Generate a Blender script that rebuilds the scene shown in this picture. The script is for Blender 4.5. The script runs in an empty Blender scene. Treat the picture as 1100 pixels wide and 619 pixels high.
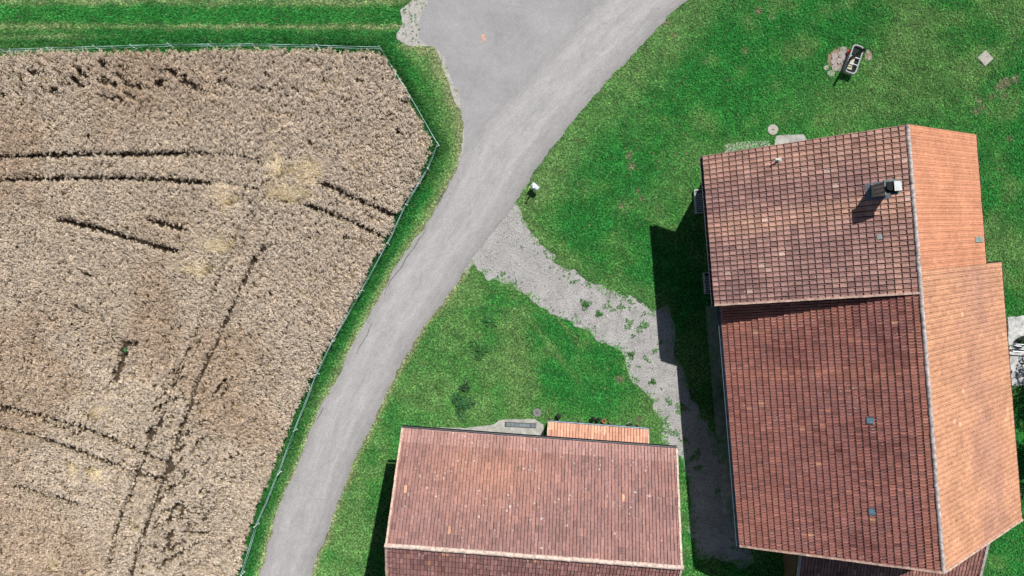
import bpy, bmesh, math, random
import numpy as np
from mathutils import Vector, Matrix

random.seed(7)
RNG = np.random.default_rng(7)
scene = bpy.context.scene
COL = scene.collection

# ------------------------------------------------------------------ camera, sky, sun, exposure
CAM_H = 49.0                 # drone height over the ground
FOC = 856.0                  # focal length in photo pixels (28 mm equivalent)
cam_d = bpy.data.cameras.new('camera')
cam_d.sensor_width = 36.0
cam_d.lens = 36.0 * FOC / 1100.0
cam_d.clip_start = 0.5
cam_d.clip_end = 2000.0
cam = bpy.data.objects.new('camera', cam_d)
cam.location = (0, 0, CAM_H)
cam.rotation_euler = (0, 0, 0)
COL.objects.link(cam)
scene.camera = cam

SUN_EL = math.radians(55.0)
SUN_DIR = Vector((0.47 * math.cos(SUN_EL), 0.883 * math.cos(SUN_EL), math.sin(SUN_EL))).normalized()
world = bpy.data.worlds.new('World')
scene.world = world
world.use_nodes = True
wn = world.node_tree.nodes
sky = wn.new('ShaderNodeTexSky')
sky.sky_type = 'NISHITA'
sky.sun_disc = False
sky.sun_elevation = SUN_EL
sky.sun_rotation = math.atan2(SUN_DIR.x, SUN_DIR.y)
world.node_tree.links.new(sky.outputs[0], wn['Background'].inputs[0])
wn['Background'].inputs[1].default_value = 0.05

sun_d = bpy.data.lights.new('sun', 'SUN')
sun_d.energy = 5.0
sun_d.angle = math.radians(0.53)
sun_d.color = (1.0, 0.975, 0.945)
sun = bpy.data.objects.new('sun', sun_d)
sun.rotation_euler = SUN_DIR.to_track_quat('Z', 'Y').to_euler()
sun.location = (20, 40, 60)
COL.objects.link(sun)

scene.view_settings.view_transform = 'Standard'
scene.view_settings.look = 'None'
scene.view_settings.gamma = 1.0
scene.view_settings.use_curve_mapping = False
scene.view_settings.exposure = 0.35


# ------------------------------------------------------------------ helpers
def P(px, py, h=0.0):
    """photo pixel -> world x, y on the horizontal plane at height h"""
    s = (CAM_H - h) / FOC
    return ((px - 550.0) * s, (309.5 - py) * s)


def PP(pts, h=0.0):
    return [P(a, b, h) for a, b in pts]


def _hash(ix, iy, seed):
    n = (ix * 374761393 + iy * 668265263 + seed * 1442695041) & 0x7fffffff
    n = ((n ^ (n >> 13)) * 1274126177) & 0x7fffffff
    return ((n ^ (n >> 16)) & 0xffff) / 65535.0


def vnoise(x, y, scale=1.0, seed=0, octaves=1):
    x = np.asarray(x, float); y = np.asarray(y, float)
    out = np.zeros_like(x); amp = 1.0; tot = 0.0
    for o in range(octaves):
        ca, sa = math.cos(.6 + 1.1 * o + seed), math.sin(.6 + 1.1 * o + seed)
        fx = (x * ca - y * sa) / scale * (2 ** o) + 1000.3; fy = (x * sa + y * ca) / scale * (2 ** o) + 1000.7
        ix = np.floor(fx).astype(np.int64); iy = np.floor(fy).astype(np.int64)
        tx = fx - ix; ty = fy - iy
        tx = tx * tx * (3 - 2 * tx); ty = ty * ty * (3 - 2 * ty)
        a = _hash(ix, iy, seed + o); b = _hash(ix + 1, iy, seed + o)
        c = _hash(ix, iy + 1, seed + o); d = _hash(ix + 1, iy + 1, seed + o)
        out += amp * ((a * (1 - tx) + b * tx) * (1 - ty) + (c * (1 - tx) + d * tx) * ty)
        tot += amp; amp *= 0.5
    return out / tot


def inside(x, y, poly):
    x = np.asarray(x, float); y = np.asarray(y, float)
    r = np.zeros(x.shape, bool)
    n = len(poly)
    for i in range(n):
        x0, y0 = poly[i]; x1, y1 = poly[(i + 1) % n]
        if y0 == y1:
            continue
        c = ((y0 > y) != (y1 > y)) & (x < (x1 - x0) * (y - y0) / (y1 - y0) + x0)
        r ^= c
    return r


def pdist(x, y, line):
    """distance to a polyline"""
    x = np.asarray(x, float); y = np.asarray(y, float)
    d = np.full(x.shape, 1e9)
    for (x0, y0), (x1, y1) in zip(line[:-1], line[1:]):
        dx, dy = x1 - x0, y1 - y0
        L = dx * dx + dy * dy + 1e-12
        t = np.clip(((x - x0) * dx + (y - y0) * dy) / L, 0, 1)
        d = np.minimum(d, np.hypot(x - x0 - t * dx, y - y0 - t * dy))
    return d


def smooth(a, b, x):
    t = np.clip((x - a) / (b - a), 0, 1)
    return t * t * (3 - 2 * t)


def resample(line, step):
    out = []
    for (x0, y0), (x1, y1) in zip(line[:-1], line[1:]):
        n = max(1, int(math.hypot(x1 - x0, y1 - y0) / step))
        for k in range(n):
            out.append((x0 + (x1 - x0) * k / n, y0 + (y1 - y0) * k / n))
    out.append(line[-1])
    return out


def curve_line(line, step):
    """Catmull-Rom through the points, resampled"""
    p = [line[0]] + list(line) + [line[-1]]
    out = []
    for i in range(1, len(p) - 2):
        p0, p1, p2, p3 = [np.array(q, float) for q in p[i - 1:i + 3]]
        n = max(1, int(np.linalg.norm(p2 - p1) / step))
        for k in range(n):
            t = k / n
            q = 0.5 * (2 * p1 + (p2 - p0) * t + (2 * p0 - 5 * p1 + 4 * p2 - p3) * t * t + (3 * p1 - p0 - 3 * p2 + p3) * t ** 3)
            out.append((q[0], q[1]))
    out.append(tuple(line[-1]))
    return out


def jag(line, amp, scale, seed):
    a = np.array(line)
    nx = vnoise(a[:, 0], a[:, 1], scale, seed, 3) - 0.5
    ny = vnoise(a[:, 0], a[:, 1], scale, seed + 50, 3) - 0.5
    a[:, 0] += nx * 2 * amp; a[:, 1] += ny * 2 * amp
    return [tuple(q) for q in a]


def tag(o, label=None, cat=None, group=None, kind=None):
    if label: o['label'] = label
    if cat: o['category'] = cat
    if group: o['group'] = group
    if kind: o['kind'] = kind
    return o


def empty(name, loc=(0, 0, 0), rz=0.0):
    o = bpy.data.objects.new(name, None)
    o.empty_display_size = 0.3
    o.location = loc; o.rotation_euler = (0, 0, rz)
    COL.objects.link(o)
    return o


def mesh_obj(name, verts, faces, mat, parent=None, smooth_shade=False):
    me = bpy.data.meshes.new(name)
    me.from_pydata([tuple(v) for v in verts], [], faces)
    me.update()
    if smooth_shade:
        me.polygons.foreach_set('use_smooth', [True] * len(me.polygons))
    o = bpy.data.objects.new(name, me)
    if mat: me.materials.append(mat)
    COL.objects.link(o)
    if parent: o.parent = parent
    return o


def link_mesh(name, me, parent=None):
    o = bpy.data.objects.new(name, me)
    COL.objects.link(o)
    if parent: o.parent = parent
    return o


class MB:
    """collects shapes for one part"""
    def __init__(self):
        self.v = []; self.f = []

    def add(self, vs, fs):
        b = len(self.v)
        self.v += [tuple(q) for q in vs]
        self.f += [tuple(i + b for i in f) for f in fs]
        return self

    def box(self, c, s, rz=0.0, tilt=None, taper=1.0):
        vs = []
        for z in (-.5, .5):
            k = taper if z > 0 else 1.0
            for (a, b) in ((-.5, -.5), (.5, -.5), (.5, .5), (-.5, .5)):
                p = Vector((a * s[0] * k, b * s[1] * k, z * s[2]))
                if tilt is not None: p = tilt @ p
                if rz: p = Matrix.Rotation(rz, 3, 'Z') @ p
                vs.append(p + Vector(c))
        return self.add(vs, [(3, 2, 1, 0), (4, 5, 6, 7), (0, 1, 5, 4), (1, 2, 6, 5), (2, 3, 7, 6), (3, 0, 4, 7)])

    def bevel_box(self, c, s, r, rz=0.0):
        """box with chamfered top and corners"""
        x, y, z = s[0] / 2, s[1] / 2, s[2]
        ring = []
        for (sx, sy) in ((-1, -1), (1, -1), (1, 1), (-1, 1)):
            if sx * sy > 0:
                ring += [(sx * x, sy * (y - r)), (sx * (x - r), sy * y)] if sx < 0 else [(sx * x, sy * (y - r)), (sx * (x - r), sy * y)]
            else:
                ring += [(sx * (x - r), sy * y), (sx * x, sy * (y - r))]
        ring = sorted(ring, key=lambda q: math.atan2(q[1], q[0]))
        vs = []
        for (zz, k) in ((-z / 2, 0), (z / 2 - r, 0), (z / 2, r)):
            for a, b in ring:
                a2 = a - math.copysign(min(k, abs(a)), a); b2 = b - math.copysign(min(k, abs(b)), b)
                p = Vector((a2, b2, zz))
                if rz: p = Matrix.Rotation(rz, 3, 'Z') @ p
                vs.append(p + Vector(c))
        n = len(ring); fs = [tuple(range(n - 1, -1, -1)), tuple(range(2 * n, 3 * n))]
        for L in range(2):
            for i in range(n):
                j = (i + 1) % n
                fs.append((L * n + i, L * n + j, L * n + n + j, L * n + n + i))
        return self.add(vs, fs)

    def tube(self, pts, rad, seg=8, cap=True):
        pts = [Vector(p) for p in pts]
        rads = rad if isinstance(rad, (list, tuple)) else [rad] * len(pts)
        vs = []; fs = []
        ref = None
        for i, p in enumerate(pts):
            d = (pts[min(i + 1, len(pts) - 1)] - pts[max(i - 1, 0)]).normalized()
            if ref is None:
                ref = Vector((0, 0, 1)) if abs(d.z) < .9 else Vector((1, 0, 0))
            a = d.cross(ref).normalized(); b = a.cross(d).normalized()
            ref = b
            for k in range(seg):
                t = 2 * math.pi * k / seg
                vs.append(p + (a * math.cos(t) + b * math.sin(t)) * rads[i])
        for i in range(len(pts) - 1):
            for k in range(seg):
                k2 = (k + 1) % seg
                fs.append((i * seg + k, i * seg + k2, (i + 1) * seg + k2, (i + 1) * seg + k))
        if cap:
            fs.append(tuple(range(seg - 1, -1, -1)))
            fs.append(tuple((len(pts) - 1) * seg + k for k in range(seg)))
        return self.add(vs, fs)

    def lathe(self, prof, c=(0, 0, 0), seg=16, sx=1.0, sy=1.0):
        vs = []; fs = []
        for r, z in prof:
            for k in range(seg):
                t = 2 * math.pi * k / seg
                vs.append((c[0] + r * sx * math.cos(t), c[1] + r * sy * math.sin(t), c[2] + z))
        for i in range(len(prof) - 1):
            for k in range(seg):
                k2 = (k + 1) % seg
                fs.append((i * seg + k, i * seg + k2, (i + 1) * seg + k2, (i + 1) * seg + k))
        fs.append(tuple(range(seg - 1, -1, -1)))
        fs.append(tuple((len(prof) - 1) * seg + k for k in range(seg)))
        return self.add(vs, fs)

    def prism(self, poly, z0, z1):
        a = sum(poly[i][0] * poly[(i + 1) % len(poly)][1] - poly[(i + 1) % len(poly)][0] * poly[i][1] for i in range(len(poly)))
        if a < 0: poly = poly[::-1]
        n = len(poly)
        vs = [(x, y, z0) for x, y in poly] + [(x, y, z1) for x, y in poly]
        fs = [tuple(range(n - 1, -1, -1)), tuple(range(n, 2 * n))]
        fs += [(i, (i + 1) % n, n + (i + 1) % n, n + i) for i in range(n)]
        return self.add(vs, fs)

    def build(self, name, mat, parent=None, smooth_shade=False):
        return mesh_obj(name, self.v, self.f, mat, parent, smooth_shade)


def sheet(name, poly, z, mat, kind='structure', parent=None):
    a = sum(poly[i][0] * poly[(i + 1) % len(poly)][1] - poly[(i + 1) % len(poly)][0] * poly[i][1] for i in range(len(poly)))
    if a < 0: poly = poly[::-1]
    o = mesh_obj(name, [(x, y, z) for x, y in poly], [tuple(range(len(poly)))], mat, parent)
    if kind and not parent: o['kind'] = kind
    return o


# ------------------------------------------------------------------ materials
class NT:
    def __init__(self, name, rough=0.8, spec=0.3, metal=0.0):
        self.m = bpy.data.materials.new(name)
        self.m.use_nodes = True
        self.t = self.m.node_tree
        self.b = self.t.nodes['Principled BSDF']
        self.b.inputs['Roughness'].default_value = rough
        self.b.inputs['Specular IOR Level'].default_value = spec
        self.b.inputs['Metallic'].default_value = metal
        self._co = None

    def n(self, typ, **kw):
        nd = self.t.nodes.new(typ)
        for k, v in kw.items(): setattr(nd, k, v)
        return nd

    def l(self, a, b): self.t.links.new(a, b)

    def co(self):
        if self._co is None:
            g = self.n('ShaderNodeNewGeometry')
            self._co = g.outputs['Position']
        return self._co

    def noise(self, scale, detail=3, rough=.55, co=None, stretch=None):
        nd = self.n('ShaderNodeTexNoise')
        nd.inputs['Scale'].default_value = scale
        nd.inputs['Detail'].default_value = detail
        nd.inputs['Roughness'].default_value = rough
        src = co or self.co()
        if stretch:
            mp = self.n('ShaderNodeMapping')
            mp.inputs['Scale'].default_value = stretch[:3]
            if len(stretch) > 3: mp.inputs['Rotation'].default_value = (0, 0, stretch[3])
            self.l(src, mp.inputs['Vector']); src = mp.outputs[0]
        self.l(src, nd.inputs['Vector'])
        return nd.outputs['Fac']

    def voro(self, scale, feature='F1', co=None):
        nd = self.n('ShaderNodeTexVoronoi', feature=feature)
        nd.inputs['Scale'].default_value = scale
        self.l(co or self.co(), nd.inputs['Vector'])
        return nd

    def ramp(self, fac, stops):
        nd = self.n('ShaderNodeValToRGB')
        e = nd.color_ramp.elements
        while len(e) < len(stops): e.new(0.5)
        for k, (p, c) in enumerate(stops):
            e[k].position = p
            e[k].color = (*c, 1) if not isinstance(c, (int, float)) else (c, c, c, 1)
        self.l(fac, nd.inputs['Fac'])
        return nd.outputs['Color']

    def mix(self, fac, a, b, mode='MIX'):
        nd = self.n('ShaderNodeMix', data_type='RGBA', blend_type=mode)
        for i, v in ((0, fac), (6, a), (7, b)):
            s = nd.inputs[i]
            if isinstance(v, (int, float)): s.default_value = v
            elif isinstance(v, tuple): s.default_value = (*v[:3], 1)
            else: self.l(v, s)
        return nd.outputs[2]

    def attr(self, name, typ='GEOMETRY'):
        nd = self.n('ShaderNodeAttribute', attribute_name=name, attribute_type=typ)
        return nd

    def color(self, s):
        if isinstance(s, tuple): self.b.inputs['Base Color'].default_value = (*s, 1)
        else: self.l(s, self.b.inputs['Base Color'])
        return self

    def bump(self, h, strength=.5, dist=.05):
        nd = self.n('ShaderNodeBump')
        nd.inputs['Strength'].default_value = strength
        nd.inputs['Distance'].default_value = dist
        self.l(h, nd.inputs['Height'])
        self.l(nd.outputs[0], self.b.inputs['Normal'])
        return self


def plain(name, col, rough=.7, var=.25, scale=6.0, spec=.3, metal=0.0, bump=.0):
    t = NT(name, rough, spec, metal)
    f = t.noise(scale, 5, .65)
    lo = tuple(c * (1 - var) for c in col); hi = tuple(min(1, c * (1 + var)) for c in col)
    t.color(t.ramp(f, [(.3, lo), (.7, hi)]))
    if bump: t.bump(t.noise(scale * 6, 4), bump, .02)
    return t.m


M = {}
# grass ground: zone colour baked per vertex from mowing / species, noise on top
t = NT('ground_grass', .95, .1)
zone = t.attr('zone').outputs['Color']
c = t.mix(1.0, zone, t.ramp(t.noise(5.0, 6, .7), [(.3, .55), (.7, 1.3)]), 'MULTIPLY')
t.color(c); t.bump(t.noise(18, 4, .7), .8, .05); M['ground'] = t.m

t = NT('grass_blade', .7, .25)
tint = t.attr('tint', 'INSTANCER').outputs['Color']
t.color(tint)
t.b.inputs['Subsurface Weight'].default_value = 0
M['grass'] = t.m

t = NT('wheat_straw', .75, .2)
tint = t.attr('tint', 'INSTANCER').outputs['Color']
sh = t.attr('part').outputs['Color']
t.color(t.mix(1.0, tint, sh, 'MULTIPLY')); M['wheat'] = t.m

t = NT('field_soil', .95, .1)
t.color(t.ramp(t.noise(3.0, 6, .7), [(.3, (.030, .022, .016)), (.7, (.095, .070, .048))]))
t.bump(t.noise(12, 5), .8, .08); M['soil'] = t.m

# asphalt (light, worn)
def asphalt(name, lo, hi, wheel):
    t = NT(name, .85, .3)
    big = t.noise(.35, 5, .6)
    c = t.ramp(big, [(.3, lo), (.7, hi)])
    grit = t.ramp(t.noise(22, 4, .85), [(.3, .66), (.7, 1.32)])
    c = t.mix(1.0, c, grit, 'MULTIPLY')
    med = t.ramp(t.noise(2.2, 6, .75), [(.3, .92), (.7, 1.07)])
    c = t.mix(1.0, c, med, 'MULTIPLY')
    if wheel:
        ac = t.attr('across').outputs['Fac']
        w = t.ramp(ac, [(0, .84), (.06, .90), (.24, 1.07), (.46, .98), (.66, 1.07), (.78, .90), (.88, .88), (1.0, .72)])
        c = t.mix(1.0, c, w, 'MULTIPLY')
        # streaks along the lane
        sx = t.n('ShaderNodeCombineXYZ')
        t.l(t.attr('across').outputs['Fac'], sx.inputs[0]); t.l(t.attr('along').outputs['Fac'], sx.inputs[1])
        st = t.ramp(t.noise(1.0, 4, .7, co=sx.outputs[0], stretch=(14, 40, 1)), [(.3, .88), (.7, 1.10)])
        c = t.mix(1.0, c, st, 'MULTIPLY')
    # hairline crazing
    cz = t.ramp(t.voro(.55, 'DISTANCE_TO_EDGE', co=t.mix(.12, t.co(), t.n('ShaderNodeTexNoise').outputs['Color'], 'ADD')).outputs['Distance'], [(.0, .84), (.016, 1.0)])
    czm = t.ramp(t.noise(.22, 3, .6), [(.48, 0.0), (.60, 1.0)])
    c = t.mix(czm, c, t.mix(1.0, c, cz, 'MULTIPLY'))
    # dark stains and pale spots
    sp = t.ramp(t.noise(1.3, 3, .5), [(.66, 0.0), (.74, 1.0)])
    c = t.mix(t.mix(.25, (0, 0, 0), sp), c, (.10, .10, .105))
    t.color(c); t.bump(t.noise(40, 3, .8), .35, .02)
    return t.m

M['road'] = asphalt('road_asphalt', (.272, .263, .257), (.305, .294, .286), True)
M['apron'] = asphalt('apron_asphalt', (.222, .217, .215), (.285, .278, .274), False)

t = NT('gravel', .95, .15)
v = t.voro(14)
stone = t.ramp(v.outputs['Distance'], [(0, (.40, .395, .39)), (.5, (.33, .325, .32)), (.9, (.22, .216, .21))])
c = t.mix(1.0, stone, t.ramp(t.noise(.8, 5, .65), [(.3, (.72, .71, .70)), (.7, (1.1, 1.08, 1.05))]), 'MULTIPLY')
c = t.mix(1.0, c, t.ramp(t.noise(30, 2, .8), [(.3, .78), (.7, 1.2)]), 'MULTIPLY')
c = t.mix(t.ramp(t.noise(1.7, 5, .7), [(.52, 0.0), (.70, .55)]), c, (.20, .185, .15))
t.color(c); t.bump(v.outputs['Distance'], .7, .04); M['gravel'] = t.m

M['fringe'] = plain('sandy_verge', (.31, .295, .27), .95, .3, 5, bump=.6)
M['stone_bit'] = plain('loose_stone', (.36, .35, .34), .9, .35, 9)
M['bare_soil'] = plain('bare_earth', (.20, .15, .10), .95, .45, 9, bump=.7)


def tile_mat(name, rough=.85, lichen=.72, lich_col=(.52, .49, .43), lscale=7.0, spots=True):
    t = NT(name, rough, .2)
    a = t.attr('tint').outputs['Color']
    oi = t.n('ShaderNodeObjectInfo').outputs['Color']
    c = t.mix(1.0, a, oi, 'MULTIPLY')
    c = t.mix(1.0, c, t.ramp(t.noise(9, 5, .7), [(.3, .72), (.7, 1.22)]), 'MULTIPLY')
    c = t.mix(1.0, c, t.ramp(t.noise(.6, 3, .6), [(.3, .86), (.7, 1.12)]), 'MULTIPLY')
    li = t.ramp(t.noise(lscale, 3, .55), [(lichen, 0.0), (lichen + .05, 1.0)])
    sp = t.voro(lscale * .8)
    ad = t.n('ShaderNodeMath', operation='MULTIPLY_ADD'); ad.inputs[1].default_value = .9
    t.l(t.noise(lscale * 2.2, 4, .7), ad.inputs[0]); t.l(sp.outputs['Distance'], ad.inputs[2])
    spot = t.mix(1.0, t.ramp(ad.outputs[0], [(.54, 1.0), (.61, 0.0)]), t.ramp(t.noise(.55, 3, .6), [(.50, 0.0), (.62, 1.0)]), 'MULTIPLY')
    if spots: li = t.mix(1.0, li, t.mix(.75, (0, 0, 0), spot), 'ADD')
    c = t.mix(li, c, lich_col)
    dk = t.ramp(t.noise(lscale * .7, 4, .6, stretch=(1.3, 1.3, 1.3)), [(.66, 0.0), (.78, .7)])
    c = t.mix(dk, c, (.10, .075, .065))
    t.color(c); t.bump(t.noise(30, 4), .3, .01)
    return t.m


M['tile_old'] = tile_mat('old_clay_tile', .85, .71)
M['tile_new'] = tile_mat('new_clay_tile', .7, .86, spots=False)
M['tile_barn'] = tile_mat('barn_clay_tile', .85, .69, (.56, .54, .46), 3.6)
M['ridge'] = plain('ridge_mortar_tile', (.36, .31, .29), .9, .6, 5, bump=.4)
M['ridge_barn'] = plain('lichen_ridge_tile', (.48, .37, .31), .9, .5, 6, bump=.4)
M['verge'] = plain('verge_mortar', (.48, .33, .26), .9, .45, 4, bump=.4)
M['deck'] = plain('roof_underlay', (.05, .035, .03), .9, .3, 5)
M['gutter'] = plain('zinc_gutter', (.12, .17, .20), .45, .3, 4, .5, .6)
M['gutter_dark'] = plain('dark_gutter', (.035, .035, .04), .5, .3, 4, .5, .3)
M['plaster'] = plain('lime_plaster', (.55, .52, .46), .9, .12, 1.5, bump=.3)
M['timber'] = plain('weathered_timber', (.16, .10, .06), .85, .4, 5, bump=.4)
M['white'] = plain('white_paint', (.75, .75, .73), .5, .08, 8)
M['pane'] = plain('window_glass', (.03, .04, .05), .08, .2, 2, .6)
M['zinc'] = plain('zinc_sheet', (.30, .34, .36), .45, .4, 5, .5, .5)
M['zinc_dark'] = plain('sooty_zinc', (.07, .09, .10), .5, .5, 5, .5, .4)
M['lead'] = plain('lead_flashing', (.13, .15, .17), .5, .35, 6, .4, .4)
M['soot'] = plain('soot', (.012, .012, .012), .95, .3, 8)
M['capstone'] = plain('pale_cap', (.46, .48, .46), .7, .15, 7)
M['skyglass'] = plain('blue_glass_tile', (.10, .20, .26), .15, .3, 6, .6)
M['greenglass'] = plain('green_glass_tile', (.25, .30, .26), .25, .25, 10, .6)
M['concrete'] = plain('old_concrete', (.27, .265, .24), .92, .35, 2.5, bump=.5)
M['concrete_pale'] = plain('pale_concrete', (.38, .375, .36), .9, .45, 3.5, bump=.4)
M['stone_slab'] = plain('stone_slab', (.29, .275, .235), .9, .25, 6, bump=.5)
M['cover_dark'] = plain('cover_iron', (.15, .145, .14), .85, .3, 9, bump=.3)
M['paver'] = plain('pink_grey_paver', (.27, .225, .215), .9, .35, 7, bump=.4)
M['granite'] = plain('trough_granite', (.27, .28, .275), .8, .3, 14, bump=.4)
M['water'] = plain('dark_water', (.012, .018, .016), .05, .3, 3, .6)
M['board'] = plain('wet_board', (.38, .34, .25), .7, .35, 8, bump=.3)
M['iron'] = plain('black_iron', (.02, .02, .02), .5, .3, 8, .4, .3)
M['red'] = plain('red_petals', (.70, .05, .05), .7, .3, 40)
M['mailbox'] = plain('grey_blue_enamel', (.46, .52, .60), .35, .12, 5, .5)
M['fence_post'] = plain('white_plastic_post', (.72, .75, .74), .5, .1, 6)
M['tape'] = plain('fence_tape', (.42, .60, .60), .55, .35, 5)
M['orange_paint'] = plain('orange_spray_paint', (.50, .26, .18), .8, .3, 14)
M['crack'] = plain('crack_dirt', (.10, .10, .10), .95, .3, 12)
M['terracotta'] = plain('terracotta_pot', (.55, .19, .09), .8, .2, 9)
M['dark_pot'] = plain('dark_pot', (.03, .03, .035), .6, .3, 9)
M['grey_pot'] = plain('grey_pot', (.45, .45, .43), .8, .2, 9)
M['bark'] = plain('bark', (.11, .08, .055), .95, .4, 8, bump=.8)

t = NT('leaf', .55, .35)
oi = t.n('ShaderNodeObjectInfo').outputs['Color']
c = t.mix(1.0, oi, t.ramp(t.noise(2.5, 4, .7), [(.3, .6), (.7, 1.35)]), 'MULTIPLY')
t.color(c); M['leaf'] = t.m

# ------------------------------------------------------------------ layout lines, in photo pixels on the ground
road_right = [(822, -80), (780, -40), (737.7, 0), (716, 20), (690.5, 48.5), (660, 79), (626.7, 117), (595, 158), (578, 177), (555, 217), (540, 236),
              (512, 271), (497, 295), (485.5, 312), (452.4, 356), (423, 408), (397.5, 460.5), (379.7, 497), (367, 530), (351.6, 573),
              (341, 597), (335, 619), (322, 670), (312, 720), (300, 790)]
road_left = [(730, -80), (688, -40), (642, 0), (604, 42), (565, 84), (536, 114), (510, 145), (496, 166), (492, 177), (474, 214), (459, 239), (446, 257), (423, 290), (412, 311),
             (392.4, 345.7), (372, 384), (359, 414), (346.5, 434), (333, 464), (316, 507), (300.6, 542), (290.4, 576), (279, 619), (266, 670), (256, 720), (244, 790)]
apron_edge = [(508, -80), (475, -30), (462, 0), (452, 14), (448, 28), (450, 41), (460, 49), (471, 54), (479, 69), (488, 94), (496, 117), (499, 143), (496, 166)]
fringe_edge = [(478, -80), (455, -30), (443, 1), (429.5, 12), (435, 23), (427, 35), (433, 44), (448.6, 50), (466, 52), (473, 69), (483, 94), (492, 117), (496, 143), (493, 175)]
drive_up = [(545, 226), (556, 221), (565.5, 242), (586, 265), (604, 282), (637, 303), (655, 312), (683, 322), (706, 330), (720, 338), (726, 386), (734, 397),
            (741, 427), (757, 448), (763, 468), (772, 486), (784, 515), (790, 550), (793, 580), (806, 592), (812, 604)]
drive_low = [(795, 612), (772, 600), (752, 598), (744, 588), (741, 560), (740, 520), (735, 500), (726, 486), (716, 479), (711, 463), (703, 437), (693, 425), (678, 399), (665, 379), (642, 364), (609, 346), (583, 333),
             (558, 312), (535, 303), (520, 296), (508, 284), (500, 294)]
wheat_right = [(0, 59), (30, 57.5), (120, 55), (300, 52.5), (408, 56), (428, 87), (448.6, 124), (460, 151), (457.5, 159), (443.5, 193), (423, 234), (397.6, 280), (382, 312),
               (359, 356), (339, 389), (318.5, 435), (304, 466), (285, 514.6), (270, 553), (255, 604), (251, 619), (236, 670), (222, 730)]
fence_px = [(-60, 55), (0, 53), (50, 51.5), (100, 50), (180, 47.5), (270, 47), (340, 48.5), (408, 50.5), (441, 104), (470, 154.5), (459, 180.5), (436, 219), (415.5, 262), (388, 312),
            (357, 366), (339, 403), (315.3, 463.5), (298, 509.5), (274, 566), (258, 619), (242, 680)]

RR = curve_line(PP(road_right), .4); RL = curve_line(PP(road_left), .4)
AE = jag(curve_line(PP(apron_edge), .25), .22, 1.2, 3)
FE = jag(curve_line(PP(fringe_edge), .2), .28, .9, 4)
DU = jag(curve_line(PP(drive_up), .12), .42, .8, 5)
DL = jag(curve_line(PP(drive_low), .12), .38, .8, 6)
WR = jag(resample(PP(wheat_right, .5), .2), .14, .7, 8)
wheat_poly = WR + [(-50, WR[-1][1]), (-50, WR[0][1] - .3)]


def arc_sample(line, n):
    a = np.array(line); d = np.r_[0, np.cumsum(np.hypot(*np.diff(a, axis=0).T))]
    s = np.linspace(0, d[-1], n)
    return np.c_[np.interp(s, d, a[:, 0]), np.interp(s, d, a[:, 1])]


NR = 420
rl = arc_sample(RL, NR); rr = arc_sample(RR, NR)
rl = np.array(jag([tuple(q) for q in rl], .13, .45, 11)); rr = np.array(jag([tuple(q) for q in rr], .12, .4, 12))
road_poly = [tuple(q) for q in rl] + [tuple(q) for q in rr[::-1]]
NA = 13
rv = []; across = []; along = []
for i in range(NR):
    for k in range(NA):
        tt = k / (NA - 1)
        rv.append((*(rl[i] * (1 - tt) + rr[i] * tt), .016)); across.append(tt); along.append(i / NR)
rf = [(i * NA + k, (i + 1) * NA + k, (i + 1) * NA + k + 1, i * NA + k + 1) for i in range(NR - 1) for k in range(NA - 1)]
road = mesh_obj('road', rv, rf, M['road']); road['kind'] = 'structure'
for nm, arr in (('across', across), ('along', along)):
    at = road.data.attributes.new(nm, 'FLOAT', 'POINT'); at.data.foreach_set('value', arr)

# apron lies under the road's edge, drive under both
rl_top = [tuple(q) for q in (rl[:150] * .8 + rr[:150] * .2)]
n_top = max(i for i in range(150) if rl_top[i][1] > P(0, 175)[1])
apron_poly = AE + rl_top[:n_top][::-1]
sheet('asphalt_apron', apron_poly, .012, M['apron'])
fringe_poly = FE + rl_top[:n_top][::-1]
sheet('sandy_verge', fringe_poly, .008, M['fringe'])
rr_mid = [tuple(q) for q in (rr * .85 + rl * .15)]
j0 = min(range(NR), key=lambda i: math.hypot(rr_mid[i][0] - P(545, 226)[0], rr_mid[i][1] - P(545, 226)[1]))
j1 = min(range(NR), key=lambda i: math.hypot(rr_mid[i][0] - P(500, 294)[0], rr_mid[i][1] - P(500, 294)[1]))
drive_poly = DU + DL + rr_mid[j0 + 1:j1][::-1]
sheet('gravel_driveway', drive_poly, .006, M['gravel'])
sheet('field_soil', wheat_poly, .004, M['soil'])

# cracks and a sprayed survey mark on the asphalt
def ribbon(name, pts, w, z, mat, parent, seed):
    pts = jag(resample(pts, .12), .10, .5, seed)
    vs = []; n = len(pts)
    for i, p in enumerate(pts):
        a = np.array(pts[max(0, i - 1)]); b = np.array(pts[min(n - 1, i + 1)])
        d = (b - a) / (np.linalg.norm(b - a) + 1e-9)
        ww = w * (.35 + .65 * math.sin(math.pi * min(1, (i + .5) / n))) * random.uniform(.6, 1.3) / 2
        vs += [(p[0] - d[1] * ww, p[1] + d[0] * ww, z), (p[0] + d[1] * ww, p[1] - d[0] * ww, z)]
    return mesh_obj(name, vs, [(2 * i, 2 * i + 1, 2 * i + 3, 2 * i + 2) for i in range(n - 1)], mat, parent)


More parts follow.
